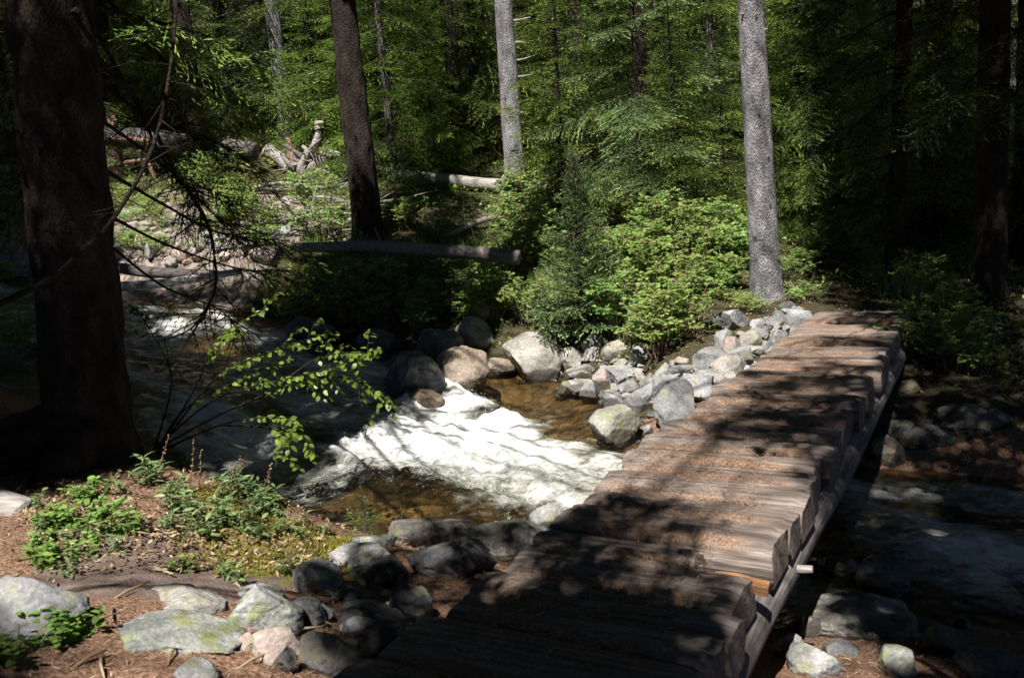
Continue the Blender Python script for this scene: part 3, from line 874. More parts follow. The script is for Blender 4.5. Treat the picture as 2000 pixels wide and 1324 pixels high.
ROCKS_NEAR = [
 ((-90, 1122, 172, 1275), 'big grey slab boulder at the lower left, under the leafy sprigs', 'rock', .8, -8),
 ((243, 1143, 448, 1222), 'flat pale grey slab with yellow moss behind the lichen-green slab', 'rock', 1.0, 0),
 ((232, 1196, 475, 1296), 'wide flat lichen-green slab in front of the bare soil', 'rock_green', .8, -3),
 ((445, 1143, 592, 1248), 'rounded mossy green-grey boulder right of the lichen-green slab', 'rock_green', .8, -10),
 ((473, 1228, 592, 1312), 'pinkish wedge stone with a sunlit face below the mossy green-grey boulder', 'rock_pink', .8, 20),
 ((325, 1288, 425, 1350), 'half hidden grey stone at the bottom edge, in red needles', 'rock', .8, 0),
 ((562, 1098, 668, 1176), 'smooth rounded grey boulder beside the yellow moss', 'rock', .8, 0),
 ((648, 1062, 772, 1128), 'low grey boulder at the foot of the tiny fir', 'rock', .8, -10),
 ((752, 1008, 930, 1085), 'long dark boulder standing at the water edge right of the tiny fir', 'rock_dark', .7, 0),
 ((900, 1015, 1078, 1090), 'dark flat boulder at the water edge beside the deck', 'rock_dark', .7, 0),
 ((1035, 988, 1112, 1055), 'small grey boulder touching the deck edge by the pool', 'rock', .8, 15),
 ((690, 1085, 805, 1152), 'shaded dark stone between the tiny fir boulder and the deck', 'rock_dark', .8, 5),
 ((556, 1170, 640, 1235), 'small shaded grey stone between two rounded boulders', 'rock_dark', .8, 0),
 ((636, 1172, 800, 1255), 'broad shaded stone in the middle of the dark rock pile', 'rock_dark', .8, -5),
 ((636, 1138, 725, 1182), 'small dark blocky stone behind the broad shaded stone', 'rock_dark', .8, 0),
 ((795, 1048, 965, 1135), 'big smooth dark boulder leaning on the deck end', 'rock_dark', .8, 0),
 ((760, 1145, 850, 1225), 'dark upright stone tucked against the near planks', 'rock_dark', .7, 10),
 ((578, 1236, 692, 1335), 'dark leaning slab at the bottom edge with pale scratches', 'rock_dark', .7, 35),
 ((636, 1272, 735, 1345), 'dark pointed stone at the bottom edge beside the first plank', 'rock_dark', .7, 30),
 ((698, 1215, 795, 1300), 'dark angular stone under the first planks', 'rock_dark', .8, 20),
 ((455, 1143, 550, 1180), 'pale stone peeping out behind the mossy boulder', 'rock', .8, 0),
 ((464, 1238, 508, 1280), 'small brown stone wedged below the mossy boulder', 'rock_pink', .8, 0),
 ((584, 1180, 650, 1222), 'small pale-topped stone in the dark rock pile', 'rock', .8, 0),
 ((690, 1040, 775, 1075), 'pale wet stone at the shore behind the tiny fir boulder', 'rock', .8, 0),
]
ROCKS_FAR = [
 ((986, 652, 1110, 756), 'big rounded mossy boulder on the far shore, widest of all there', 'rock_moss', .9, 0),
 ((846, 684, 962, 782), 'brown boulder with round lichen spots at the head of the pool', 'rock_brown', .9, -15),
 ((940, 700, 1005, 738), 'small wet brown stone in the trickle between two boulders', 'rock_brown', .8, 0),
 ((1093, 680, 1148, 730), 'mossy stone right of the big mossy boulder', 'rock_moss', .8, -15),
 ((1107, 714, 1162, 750), 'brownish block below the small mossy stone', 'rock', .8, 0),
 ((1105, 742, 1165, 778), 'low stone at the water line, third from the big mossy boulder', 'rock', .8, -5),
 ((1085, 746, 1122, 776), 'small brown stone half in the brown shallows', 'rock_brown', .8, 0),
 ((1157, 718, 1197, 770), 'rusty upright stone between grey ones', 'rock_pink', .8, -10),
 ((1178, 700, 1248, 764), 'grey angular stone with leaf shadows on its right side', 'rock', .8, 0),
 ((1202, 733, 1257, 778), 'flat grey stone in front of the angular shadowed one', 'rock', .8, 5),
 ((1163, 755, 1218, 806), 'pale pitted stone at the water line, left of the dark-sided one', 'rock', .8, 8),
 ((1213, 758, 1292, 816), 'wide stone with a dark wet side at the water line', 'rock', .8, 10),
 ((1262, 733, 1356, 850), 'largest tall slab at the water, close to the deck', 'rock', .8, 25),
 ((1338, 728, 1398, 800), 'tan block between the tall slab and the deck', 'rock', .8, 20),
 ((1133, 745, 1178, 790), 'rounded wet stone between low shore stones', 'rock', .8, 0),
 ((1250, 724, 1288, 768), 'small pale stone behind the wide dark-sided one', 'rock', .8, 0),
 ((1275, 710, 1314, 758), 'dark grey upright stone behind the tall slab', 'rock', .8, 0),
 ((1302, 705, 1362, 742), 'flat-topped grey stone under the shrub edge', 'rock', .9, -5),
 ((1150, 797, 1250, 876), 'pale yellowish boulder washed by the white water', 'rock_green', .9, 20),
 ((1138, 680, 1182, 715), 'speckled stone in the second row above the shore', 'rock', .8, 0),
 ((1175, 668, 1228, 715), 'mossy dark stone in the second row under the shrub', 'rock_moss', .8, 0),
 ((1225, 673, 1280, 715), 'shadowed grey stone half under the leaves', 'rock', .8, 0),
 ((1138, 652, 1192, 694), 'dark stone in the shade above the second row', 'rock_dark', .8, 0),
 ((1348, 672, 1432, 738), 'pale flat slab in the middle of the abutment', 'rock', .9, -5),
 ((1388, 604, 1468, 655), 'long blue-grey slab leaning below the grey trunk', 'rock', .7, 14),
 ((1395, 645, 1450, 692), 'light block tilted below the long blue-grey slab', 'rock', .8, 25),
 ((1443, 646, 1488, 695), 'smooth greenish upright stone in the abutment', 'rock_green', .7, -20),
 ((1410, 684, 1488, 730), 'wide grey stone beside the deck in the abutment', 'rock', .8, 10),
 ((1485, 646, 1545, 700), 'flat grey-green slab against the deck edge', 'rock', .9, 10),
 ((1465, 622, 1512, 654), 'brown-edged stone right of the long slab', 'rock', .8, 5),
 ((1474, 640, 1502, 668), 'tiny grey stone in a dark hollow of the abutment', 'rock', .8, 0),
 ((1494, 612, 1535, 655), 'grey stone with twigs leaning on it', 'rock', .8, 0),
 ((1512, 600, 1592, 660), 'pale yellow-grey slab at the far end of the deck', 'rock', .9, 12),
 ((1520, 590, 1558, 616), 'dark stone spotted with shade at the foot of the grey trunk', 'rock_dark', .8, 0),
 ((1390, 694, 1462, 752), 'broad pale stone between the tan block and the shrubs', 'rock', .8, -5),
 ((1408, 725, 1455, 762), 'small slab wedged against the deck edge', 'rock', .8, 20),
 ((1355, 722, 1420, 768), 'grey stone right of the flat-topped one', 'rock', .8, 10),
 ((1410, 660, 1448, 700), 'small orange-tinted stone in the centre of the abutment', 'rock_pink', .8, 0),
 ((806, 640, 905, 725), 'dark boulder in deep shade behind the spotted boulder', 'rock_dark', .8, 0),
 ((890, 588, 965, 640), 'brown mossy boulder up under the bank roots', 'rock_brown', .8, 15),
 ((745, 690, 865, 790), 'dark wet boulder the stream pours over', 'rock_dark', .8, -10),
 ((795, 762, 872, 806), 'low wet reddish stone in the spray', 'rock_brown', .8, -20),
 ((890, 625, 965, 695), 'dark hollowed boulder above the trickle', 'rock_moss', .8, -10),
 ((690, 640, 770, 700), 'dark round boulder in the shade on the upstream bank', 'rock_dark', .8, 0),
 ((560, 620, 660, 670), 'dark low boulder at the upstream bank under the log', 'rock_dark', .8, 0),
]
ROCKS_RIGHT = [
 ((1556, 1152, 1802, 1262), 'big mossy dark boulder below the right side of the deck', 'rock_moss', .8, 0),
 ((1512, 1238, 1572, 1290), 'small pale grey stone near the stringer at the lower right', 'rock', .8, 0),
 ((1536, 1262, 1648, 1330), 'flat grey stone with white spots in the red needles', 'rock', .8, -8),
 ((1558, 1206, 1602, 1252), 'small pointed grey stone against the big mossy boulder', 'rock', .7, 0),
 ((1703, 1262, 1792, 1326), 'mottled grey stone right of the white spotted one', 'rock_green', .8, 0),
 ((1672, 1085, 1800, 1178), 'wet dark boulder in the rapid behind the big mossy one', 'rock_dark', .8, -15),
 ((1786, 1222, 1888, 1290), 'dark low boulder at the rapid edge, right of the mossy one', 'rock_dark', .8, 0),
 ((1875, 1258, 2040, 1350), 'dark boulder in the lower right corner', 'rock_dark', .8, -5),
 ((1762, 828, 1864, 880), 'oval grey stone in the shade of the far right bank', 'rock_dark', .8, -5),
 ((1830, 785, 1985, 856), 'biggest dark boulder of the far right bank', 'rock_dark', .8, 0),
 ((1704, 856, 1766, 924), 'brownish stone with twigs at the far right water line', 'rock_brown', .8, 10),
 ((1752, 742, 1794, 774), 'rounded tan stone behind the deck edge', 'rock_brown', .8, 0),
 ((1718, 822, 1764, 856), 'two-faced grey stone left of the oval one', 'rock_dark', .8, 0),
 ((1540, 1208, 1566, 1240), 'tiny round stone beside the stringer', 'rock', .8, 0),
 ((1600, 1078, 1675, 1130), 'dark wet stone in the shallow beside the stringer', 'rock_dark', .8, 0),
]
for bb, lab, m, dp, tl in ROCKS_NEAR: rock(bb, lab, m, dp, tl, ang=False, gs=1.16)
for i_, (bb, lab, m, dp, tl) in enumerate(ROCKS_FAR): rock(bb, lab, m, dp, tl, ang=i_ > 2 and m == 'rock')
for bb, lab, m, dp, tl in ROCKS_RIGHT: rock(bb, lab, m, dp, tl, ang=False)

# pale stones of the gravel bank upstream, and small filler stones along the shores
def stone(p, w, label, group, mat='rock', seed=0, cat='stone', flat=.62):
    r = np.random.default_rng(seed)
    V, F = rock_shape(seed + 900, False)
    a = r.uniform(0, 6.28)
    V = V * np.array([w * .5, w * .5 * r.uniform(.6, .95), w * .5 * flat * r.uniform(.7, 1.2)])
    V = np.stack([V[:, 0] * math.cos(a) - V[:, 1] * math.sin(a), V[:, 0] * math.sin(a) + V[:, 1] * math.cos(a), V[:, 2]], 1)
    V = V + 0.03 * w * fbm(V * 8 / w, 2)[:, None]
    wl = W([p[0]], [p[1]])[0]
    tint = sstep(0.0, 0.1, V[:, 2] + p[2] - wl) if shore([p[0]], [p[1]])[0] < .4 else np.ones(len(V))
    return tag(MB().add(V, F3=F, tint=tint).build('stone', MAT[mat], loc=p), label, cat, group)
r = np.random.default_rng(21)
for i in range(80):
    px, py = r.uniform(235, 560), r.uniform(395, 545)
    if py > 540 - 0.12 * (px - 235): continue
    g = ground(px, py)
    w = r.uniform(.12, .42) * (1.5 if r.random() < .15 else 1)
    stone((g[0], g[1], T1(g[0], g[1]) + w * .1), w, 'pale stone on the sunlit gravel bank upstream', 'stones of the far gravel bank', 'rock_pink' if r.random() < .4 else 'rock', i)
n = 0
while n < 40:
    t = r.uniform(0, 1)
    i = r.integers(6, 12)
    a, b = FAR[i], FAR[i + 1]
    p = a + (b - a) * t + r.normal(0, .14, 2)
    w = r.uniform(.10, .26)
    stone((p[0], p[1], T1(*p) + w * .12), w, 'small grey stone filling the gaps between the far shore boulders', 'gap stones of the far shore', 'rock' if r.random() < .7 else 'rock_brown', 100 + n); n += 1
n = 0
while n < 150:
    px, py = r.uniform(1080, 1560), 0
    py = np.interp(px, [1080, 1250, 1400, 1560], [735, 765, 720, 650]) + r.uniform(-45, 40)
    g = ground(px, py); w = r.uniform(.10, .25)
    if shore([g[0]], [g[1]])[0] < 0.05: n += 1; continue
    stone((g[0], g[1], T1(g[0], g[1]) + w * .15), w, 'small grey stone in the loose rubble of the far abutment', 'rubble of the far abutment', 'rock' if r.random() < .9 else 'rock_pink', 200 + n); n += 1
n = 0
while n < 90:
    px, py = r.uniform(480, 1000), r.uniform(1060, 1330)
    if px > 1500 - py * .6 or px < 1000 - (py - 1060) * 1.9: n += 1; continue
    g = ground(px, py); w = r.uniform(.08, .24)
    if shore([g[0]], [g[1]])[0] < 0.05: n += 1; continue
    stone((g[0], g[1], T1(g[0], g[1]) + w * .1), w, 'small stone in the dark rock pile left of the deck', 'small stones of the near rock pile', 'rock_dark' if r.random() < .6 else 'rock', 300 + n); n += 1
for i in range(26):
    px, py = r.uniform(1500, 1990), r.uniform(1180, 1320) if i < 12 else r.uniform(760, 960)
    g = ground(px, py); w = r.uniform(.07, .22)
    if shore([g[0]], [g[1]])[0] < 0.0 and i < 12: continue
    stone((g[0], g[1], max(T1(g[0], g[1]), g[2] - .03) + w * .1), w, 'small dark stone on the shaded right shore', 'small stones of the right shore', 'rock_dark', 400 + i)

# ------------------------------------------------------------------ conifers
def make_frond(L, rng, tl=0.085, tw=0.022, sp=0.065, droop=0.12, wide=0.42, bare=0.12):
    """flat spray of needle tufts along a drooping axis (+x), normal about +z. returns kites and axis points"""
    n = max(4, int(L / sp))
    P, D, Ln, Wd, Tn = [], [], [], [], []
    def axis(s): return np.array([s, 0.03 * L * math.sin(3 * s / L), -droop * L * (s / L) ** 1.6 + 0.10 * L * max(0, s / L - .7) ** 1.5])
    for i in range(n):
        s = L * (bare + (1 - bare) * (i + rng.uniform(0, .8)) / n)
        p0 = axis(s)
        tlen = min(wide * L * rng.uniform(.5, 1.1), (L - s) * 0.75 + 0.07) * (0.55 + .45 * min(1, s / (.35 * L)))
        side = 1 if i % 2 else -1
        a = math.radians(rng.uniform(42, 68))
        d = unit(np.array([math.cos(a), side * math.sin(a), rng.normal(-.10, .14)]))
        m = max(1, int(tlen / (tl * .62)))
        for q in range(m):
            f = (q + .3) / m
            b = p0 + d * tlen * f + np.array([0, 0, -.18 * tlen * f * f])
            dd = unit(d + rng.normal(0, .30, 3) + np.array([.25, 0, -.1]))
            P.append(b); D.append(dd); Ln.append(tl * rng.uniform(.7, 1.25)); Wd.append(tw * rng.uniform(.7, 1.3))
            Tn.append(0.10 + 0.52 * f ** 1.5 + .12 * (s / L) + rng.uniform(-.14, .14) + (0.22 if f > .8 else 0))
    for q in range(int(L / (tl * .5))):
        s = L * (bare + (1 - bare) * rng.uniform(0, 1))
        P.append(axis(s)); D.append(unit(np.array([1, rng.normal(0, .5), rng.normal(.1, .4)]))); Ln.append(tl); Wd.append(tw); Tn.append(rng.uniform(.2, .6))
    P, D = np.array(P), np.array(D)
    up = unit(np.stack([rng.normal(0, .5, len(P)), rng.normal(0, .5, len(P)), np.ones(len(P))], 1))
    V, F = kites(P, D, np.array(Ln), np.array(Wd), up)
    ax = np.array([axis(s) for s in np.linspace(0, L * .95, 5)])
    return V, F, np.repeat(np.clip(Tn, 0, 1), 4), ax

FR = {}
def frond_set(key, Ls, n, **kw):
    r = np.random.default_rng(hash(key) % 1000 if not isinstance(key, int) else key)
    FR[key] = [(L_, [make_frond(L_, r, **kw) for _ in range(n)]) for L_ in Ls]
frond_set(1, (0.5, 1.0, 1.7, 2.4), 4, tl=0.075, tw=0.017, sp=0.027, wide=.44)              # background trees
frond_set(2, (0.25, 0.5, 0.8, 1.1), 4, tl=0.052, tw=0.020, sp=0.029, droop=.02, wide=.36)       # young fir
frond_set(3, (0.6, 1.0, 1.5), 4, tl=0.055, tw=0.0105, sp=0.030, droop=.22)       # near drooping branches
frond_set(5, (0.5, 0.8, 1.3), 5, tl=0.13, tw=0.075, sp=0.055, droop=.1, bare=.0)      # unseen high boughs added for shade
frond_set(6, (1.2,), 5, tl=0.24, tw=0.15, sp=0.10, droop=.1, bare=.0)      # overhead cover added against sky light
frond_set(4, (0.07, 0.13, 0.2), 4, tl=0.022, tw=0.004, sp=0.010, droop=-.05, wide=.4)  # tiny fir

def add_frond(mb, key, L_, p, az, el, rng, roll=0.0, mat=0, wood=1, ax_r=0.012, tshift=0.0, twig=True):
    Ls = FR[key]
    base, var = min(Ls, key=lambda q: abs(q[0] - L_))
    V, F, t, ax = var[rng.integers(len(var))]
    s = L_ / base
    d = np.array([math.cos(az) * math.cos(el), math.sin(az) * math.cos(el), math.sin(el)])
    R = rot_to(d)
    if roll:
        c_, s_ = math.cos(roll), math.sin(roll)
        R = R @ np.array([[1, 0, 0], [0, c_, -s_], [0, s_, c_]])
    m = np.array([s, s * (1 if rng.random() < .5 else -1), s])
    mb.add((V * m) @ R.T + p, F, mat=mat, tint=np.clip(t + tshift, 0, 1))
    if twig:
        A = (ax * m) @ R.T + p
        v, f, _ = tube(A, np.linspace(ax_r, ax_r * .3, len(A)), 4, cap=False)
        mb.add(v, f, mat=wood)

def trunk_mesh(H, r0, r1, seg=40, rings=90, rough=0.06, flare=0.35, lean=(0, 0), seed=0, bend=0.05):
    z = np.linspace(-0.25, H, rings)
    P = np.stack([lean[0] * z + bend * np.sin(z * .35 + seed), lean[1] * z + bend * np.cos(z * .3 + seed), z], 1)
    P[:, :2] -= P[0, :2]
    R = r0 + (r1 - r0) * (np.clip(z, 0, None) / H) + r0 * flare * np.exp(-np.clip(z + .1, 0, None) / .28)
    V, F, F3 = tube(P, R, seg, rough, 9.0, True, 2.2, seed)
    a = np.arctan2(V[:, 1], V[:, 0])
    return V, F, F3, P

def conifer(H, Lmax, seed, clear=0.4, key=1, whorl=0.52, nb=6, dens_top=1.0, r0=None, deadh=0.0, trunk_detail=(14, 24)):
    """(trunk mesh, crown mesh)"""
    r = np.random.default_rng(seed)
    r0 = r0 or H * 0.011
    V, F, F3, P = trunk_mesh(H, r0, .012, trunk_detail[0], trunk_detail[1], .06, .3, (r.normal(0, .008), r.normal(0, .008)), seed)
    tb = MB().add(V, F, F3)
    cr = MB()
    z = clear
    while z < H - .1:
        f = z / H
        n = nb if z < 9 else max(3, nb - 1)
        a0 = r.uniform(0, 6.28)
        c = np.array([np.interp(z, P[:, 2], P[:, 0]), np.interp(z, P[:, 2], P[:, 1]), 0])
        for q in range(n):
            if r.random() < .12: continue
            Lb = max(.18, Lmax * (1 - f) ** .75 * r.uniform(.65, 1.12))
            az = a0 + q * 2 * PI / n + r.normal(0, .25)
            el = math.radians(-14 + 42 * f ** 1.5 + r.normal(0, 9))
            zz = z + r.uniform(-.12, .12)
            p = c + np.array([math.cos(az) * r0 * .6, math.sin(az) * r0 * .6, zz])
            if z < deadh and r.random() < .55:
                Ld = Lb * r.uniform(.4, .9)
                d = np.array([math.cos(az), math.sin(az), -.15])
                pts = p + np.linspace(0, 1, 5)[:, None] * d * Ld + np.stack([r.normal(0, .03, 5), r.normal(0, .03, 5), -.15 * Ld * np.linspace(0, 1, 5) ** 2], 1)
                v, f4, _ = tube(pts, np.linspace(.011, .004, 5), 4, cap=False); cr.add(v, f4, mat=1, tint=1)
                for w in range(5):
                    b = pts[r.integers(1, 5)]
                    e = b + unit(d + r.normal(0, .7, 3)) * r.uniform(.1, .35)
                    v, f4, _ = tube([b, (b + e) / 2 + r.normal(0, .02, 3), e], [.005, .004, .002], 3, cap=False); cr.add(v, f4, mat=1, tint=1)
            else:
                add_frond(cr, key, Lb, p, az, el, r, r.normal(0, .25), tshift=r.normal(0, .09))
        z += whorl * r.uniform(.75, 1.25) * (1 + .5 * (z > 9))
    return tb, cr

PROTO = {}
def proto(key, cm, bm_, **kw):
    tb, cr = conifer(**kw)
    PROTO[key] = (tb.mesh('trunk', MAT[bm_]), cr.mesh('crown', [MAT[cm], MAT[bm_]], smooth=False), kw['H'])
proto('spruce_a', 'needles', 'bark_brown', H=17, Lmax=2.6, seed=1, clear=.5, deadh=3.0)
proto('spruce_b', 'needles', 'bark_brown', H=15, Lmax=2.2, seed=2, clear=.3, nb=6)
proto('spruce_c', 'needles', 'bark_grey', H=20, Lmax=2.4, seed=3, clear=1.2, deadh=5.0)
proto('spruce_d', 'needles_bright', 'bark_mid', H=11, Lmax=2.2, seed=4, clear=.15, nb=6, whorl=.26)
proto('spruce_e', 'needles_blue', 'bark_brown', H=13, Lmax=2.5, seed=5, clear=.2, nb=6)
proto('spruce_f', 'needles_bright', 'bark_brown', H=5.5, Lmax=1.6, seed=6, clear=.08, nb=6, whorl=.2)

def plant_tree(kind, x, y, label, group=None, scale=1.0, rz=None, z=None, name='conifer_tree', tilt=(0, 0), cat='tree'):
    tm, cm, H = PROTO[kind]
    rz = rng.uniform(0, 6.28) if rz is None else rz
    o = empty(name, (x, y, (T1(x, y) if z is None else z) - .05), label, cat, group, rz)
    o.rotation_euler = (tilt[0], tilt[1], rz)
    o.scale = (scale,) * 3
    link('trunk', tm, o); link('crown', cm, o)
    return o

def xy(px, Y, py=390):
    p = atY(px, py, Y)
    return p[0], p[1]

BG = [  # kind, px, Y, scale, label
 ('spruce_e', 1262, 16.6, .95, 'broad sunlit spruce filling the middle between the two pale grey trunks'),
 ('spruce_f', 1095, 16.8, .95, 'young bright green spruce just right of the thinner grey trunk'),
 ('spruce_d', 1395, 18.5, .9, 'yellow-green spruce left of the thicker pale grey trunk'),
 ('spruce_b', 1565, 19.0, .9, 'dense spruce right of the thicker pale grey trunk'),
 ('spruce_d', 775, 19.5, .85, 'sunlit spruce right of the dark brown trunk'),
 ('spruce_c', 575, 22.5, 1.0, 'spruce with a visible grey trunk behind the root mass'),
 ('spruce_a', 470, 24.0, .9, 'spruce behind the fallen trunk on the left'),
 ('spruce_a', 905, 22.0, 1.0, 'shaded spruce between the dark brown trunk and the thinner grey trunk'),
 ('spruce_b', 1150, 20.5, 1.05, 'tall spruce rising behind the young bright green one'),
 ('spruce_f', 1330, 15.6, .75, 'short bright spruce in front of the broad sunlit one'),
 ('spruce_f', 1420, 15.8, .6, 'small bright spruce beside the thicker pale grey trunk'),
 ('spruce_f', 640, 21.0, .9, 'small spruce just behind the uprooted stump'),
 ('spruce_e', 40, 19.0, .9, 'pale green spruce left of the big dark foreground trunk'),
 ('spruce_f', 860, 20.5, .8, 'small spruce behind the upper fallen log'),
 ('spruce_d', 690, 23.5, 1.0, 'light green spruce behind the dark brown trunk'),
]
for kd, px, Y, sc, lab in BG:
    x, y = xy(px, Y)
    plant_tree(kd, x, y, lab, None, sc)
kinds = ['spruce_a', 'spruce_b', 'spruce_c', 'spruce_d', 'spruce_e']
r = np.random.default_rng(33)
for row, (Y, step) in enumerate(((25, 1.9), (29, 2.0), (34, 2.3), (40, 2.6), (47, 3.2))):
    xm = Y * .62 + 2
    x = -xm
    while x < xm:
        xx, yy = x + r.uniform(-.6, .6), Y + r.uniform(-1.4, 1.4)
        plant_tree(kinds[r.integers(5)], xx, yy, 'tall green spruce in the dense forest wall beyond the stream', 'forest wall beyond the stream', r.uniform(.9, 1.3))
        x += step * r.uniform(.8, 1.2)
# ------------------------------------------------------------------ the big trunks of the picture
def lean_for(x0, y0, x1, y1, Y):
    """base and direction of a straight trunk seen through two pixels"""
    a, b = atY(x0, y0, Y), atY(x1, y1, Y)
    return a, ((b[0] - a[0]) / (b[2] - a[2]))

class Big: pass
BIG = {}
def big_trunk(key, base_px, top_px, Y, w_base, w_top, bark_, label, H=17, rough=.06, name='conifer_tree', flare=.35, seg=72, rings=260, seed=1):
    a, ln = lean_for(*base_px, *top_px, Y)
    gz_ = T1(a[0], Y)
    a = a + np.array([ln, 0, 1]) * (gz_ - a[2])
    r0 = w_base * Y / FPX / 2
    ztop = atY(*top_px, Y)[2] - gz_
    rt = w_top * Y / FPX / 2
    r1 = max(.05, r0 + (rt - r0) * H / ztop)
    V, F, F3, P = trunk_mesh(H, r0, r1, seg, rings, rough, flare, (ln, 0.0), seed, 0.02)
    o = empty(name, (a[0], Y, gz_), label, 'tree')
    MB().add(V, F, F3).build('trunk', MAT[bark_], o)
    b = Big(); b.o, b.P, b.r0, b.H, b.x, b.y, b.z, b.ln = o, P, r0, H, a[0], Y, gz_, ln
    b.bark = bark_
    b.crown = MB()
    BIG[key] = b
    return b
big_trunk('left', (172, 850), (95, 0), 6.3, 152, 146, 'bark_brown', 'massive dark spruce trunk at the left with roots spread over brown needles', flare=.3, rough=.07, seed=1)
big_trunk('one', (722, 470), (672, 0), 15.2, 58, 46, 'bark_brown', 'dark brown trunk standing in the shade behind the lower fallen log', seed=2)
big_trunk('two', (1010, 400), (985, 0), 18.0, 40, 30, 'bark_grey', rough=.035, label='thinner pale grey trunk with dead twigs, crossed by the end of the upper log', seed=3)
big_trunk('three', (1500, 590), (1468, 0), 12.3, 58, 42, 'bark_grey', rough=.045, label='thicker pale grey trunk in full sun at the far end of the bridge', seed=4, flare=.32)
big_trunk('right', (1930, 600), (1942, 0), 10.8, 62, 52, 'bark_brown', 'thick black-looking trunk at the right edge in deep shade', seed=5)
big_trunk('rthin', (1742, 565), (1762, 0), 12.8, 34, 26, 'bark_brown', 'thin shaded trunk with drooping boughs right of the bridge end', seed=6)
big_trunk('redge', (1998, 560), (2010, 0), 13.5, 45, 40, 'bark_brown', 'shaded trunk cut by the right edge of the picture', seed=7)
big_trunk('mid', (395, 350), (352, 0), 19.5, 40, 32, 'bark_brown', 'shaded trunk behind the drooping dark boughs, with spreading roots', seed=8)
big_trunk('dark', (935, 330), (928, 0), 24.0, 34, 30, 'bark_brown', 'dim trunk in the gap between the dark brown and the thinner grey trunks', seed=9)
# unseen trees added behind and beside the viewer to cast shade
def hidden_trunk(key, x, y, r0, label, H=16):
    V, F, F3, P = trunk_mesh(H, r0, .05, 24, 40, .06, .4, (0, 0), x, .03)
    o = empty('conifer_tree', (x, y, T1(x, y)), label, 'tree')
    MB().add(V, F, F3).build('trunk', MAT['bark_brown'], o)
    b = Big(); b.o, b.P, b.r0, b.H, b.x, b.y, b.z, b.ln, b.bark, b.crown = o, P, r0, H, x, y, T1(x, y), 0, 'bark_brown', MB()
    BIG[key] = b

# ------------------------------------------------------------------ logs, stump, root mass
def log_px(pts, name, label, mat, parent=None, seg=18, rough=.06, seed=0, n=40, cat='log', stubs=0):
    """pts: (px, py, Y, thickness in px)"""
    P = smooth_path([atY(a, b, c) for a, b, c, w in pts], n)
    R = np.interp(np.linspace(0, 1, n), np.linspace(0, 1, len(pts)), [w * c / FPX / 2 for a, b, c, w in pts])
    base = P[0].copy()
    mb = MB().add(*tube(P - base, R, seg, rough, 7, True, 3.0, seed))
    r = np.random.default_rng(seed + 50)
    for q in range(stubs):
        i = r.integers(3, n - 3); d = unit(np.array([r.normal(0, .5), -abs(r.normal(0, .6)), abs(r.normal(0.6, .5))]))
        b = P[i] - base + d * R[i] * .8; l = r.uniform(.08, .3)
        mb.add(*tube([b, b + d * l * .5, b + d * l], [R[i] * .16, R[i] * .13, R[i] * .07], 6, .1))
    o = mb.build(name, MAT[mat], parent, loc=base)
    if parent is None: tag(o, label, cat)
    return o
log_px([(585, 484, 14.4, 18), (720, 482, 14.2, 24), (880, 491, 13.9, 26), (1014, 503, 13.6, 29)], 'fallen_log', 'lower fallen log on the far bank, shaded except for its sunlit right end', 'log_mid', stubs=4, seed=1, n=60)
log_px([(732, 334, 20, 18), (860, 350, 19, 22), (1000, 366, 18.35, 27), (1160, 386, 17.6, 26)], 'fallen_log', 'upper fallen log running behind the thinner grey trunk', 'log_grey', stubs=6, seed=2, n=60)
log_px([(-190, 950, 5.3, 110), (-60, 988, 5.2, 108), (52, 1022, 5.1, 104)], 'sawn_log', 'grey log with a sawn end lying at the left edge', 'log_grey', seed=3, rough=.04)
log_px([(225, 522, 13.9, 22), (300, 532, 13.7, 22), (425, 536, 13.5, 16)], 'drift_log', 'dark drift log across the stream behind the big trunk', 'log_dark', seed=4, stubs=2)
log_px([(238, 560, 13.2, 20), (330, 552, 13.0, 18), (470, 530, 12.9, 12)], 'drift_log', 'paler drift log below the dark one across the stream', 'log_grey', seed=5, stubs=2)
log_px([(-40, 326, 21, 14), (120, 338, 20.8, 14), (312, 353, 20.5, 15)], 'fallen_log', 'thin bleached log seen on both sides of the big dark trunk', 'log_grey', seed=6)
log_px([(1545, 512, 15.6, 34), (1640, 490, 15.8, 32), (1745, 472, 16.0, 28)], 'fallen_log', 'black fallen log in the shade behind the end of the bridge', 'log_dark', seed=7, stubs=3)
log_px([(1330, 545, 12.7, 9), (1400, 530, 12.8, 11), (1440, 515, 12.9, 8)], 'stick', 'pale broken stick lying under the shrubs left of the grey trunk', 'log_grey', seed=8, cat='stick')
log_px([(640, 1020, 6.3, 5), (655, 1035, 6.2, 6), (668, 1052, 6.1, 4)], 'stick', 'small curved dead stick at the edge of the yellow moss', 'log_grey', seed=9, cat='stick')
log_px([(1000, 560, 13.9, 8), (1020, 600, 13.5, 9), (1010, 660, 12.9, 6)], 'stick', 'pale dead root hanging down the far bank', 'log_grey', seed=10, cat='stick')
log_px([(855, 470, 15.6, 10), (960, 425, 16.2, 12), (1000, 440, 16.3, 9)], 'stick', 'bleached stick lying in the shrubs in front of the thinner grey trunk', 'log_grey', seed=11, cat='stick')
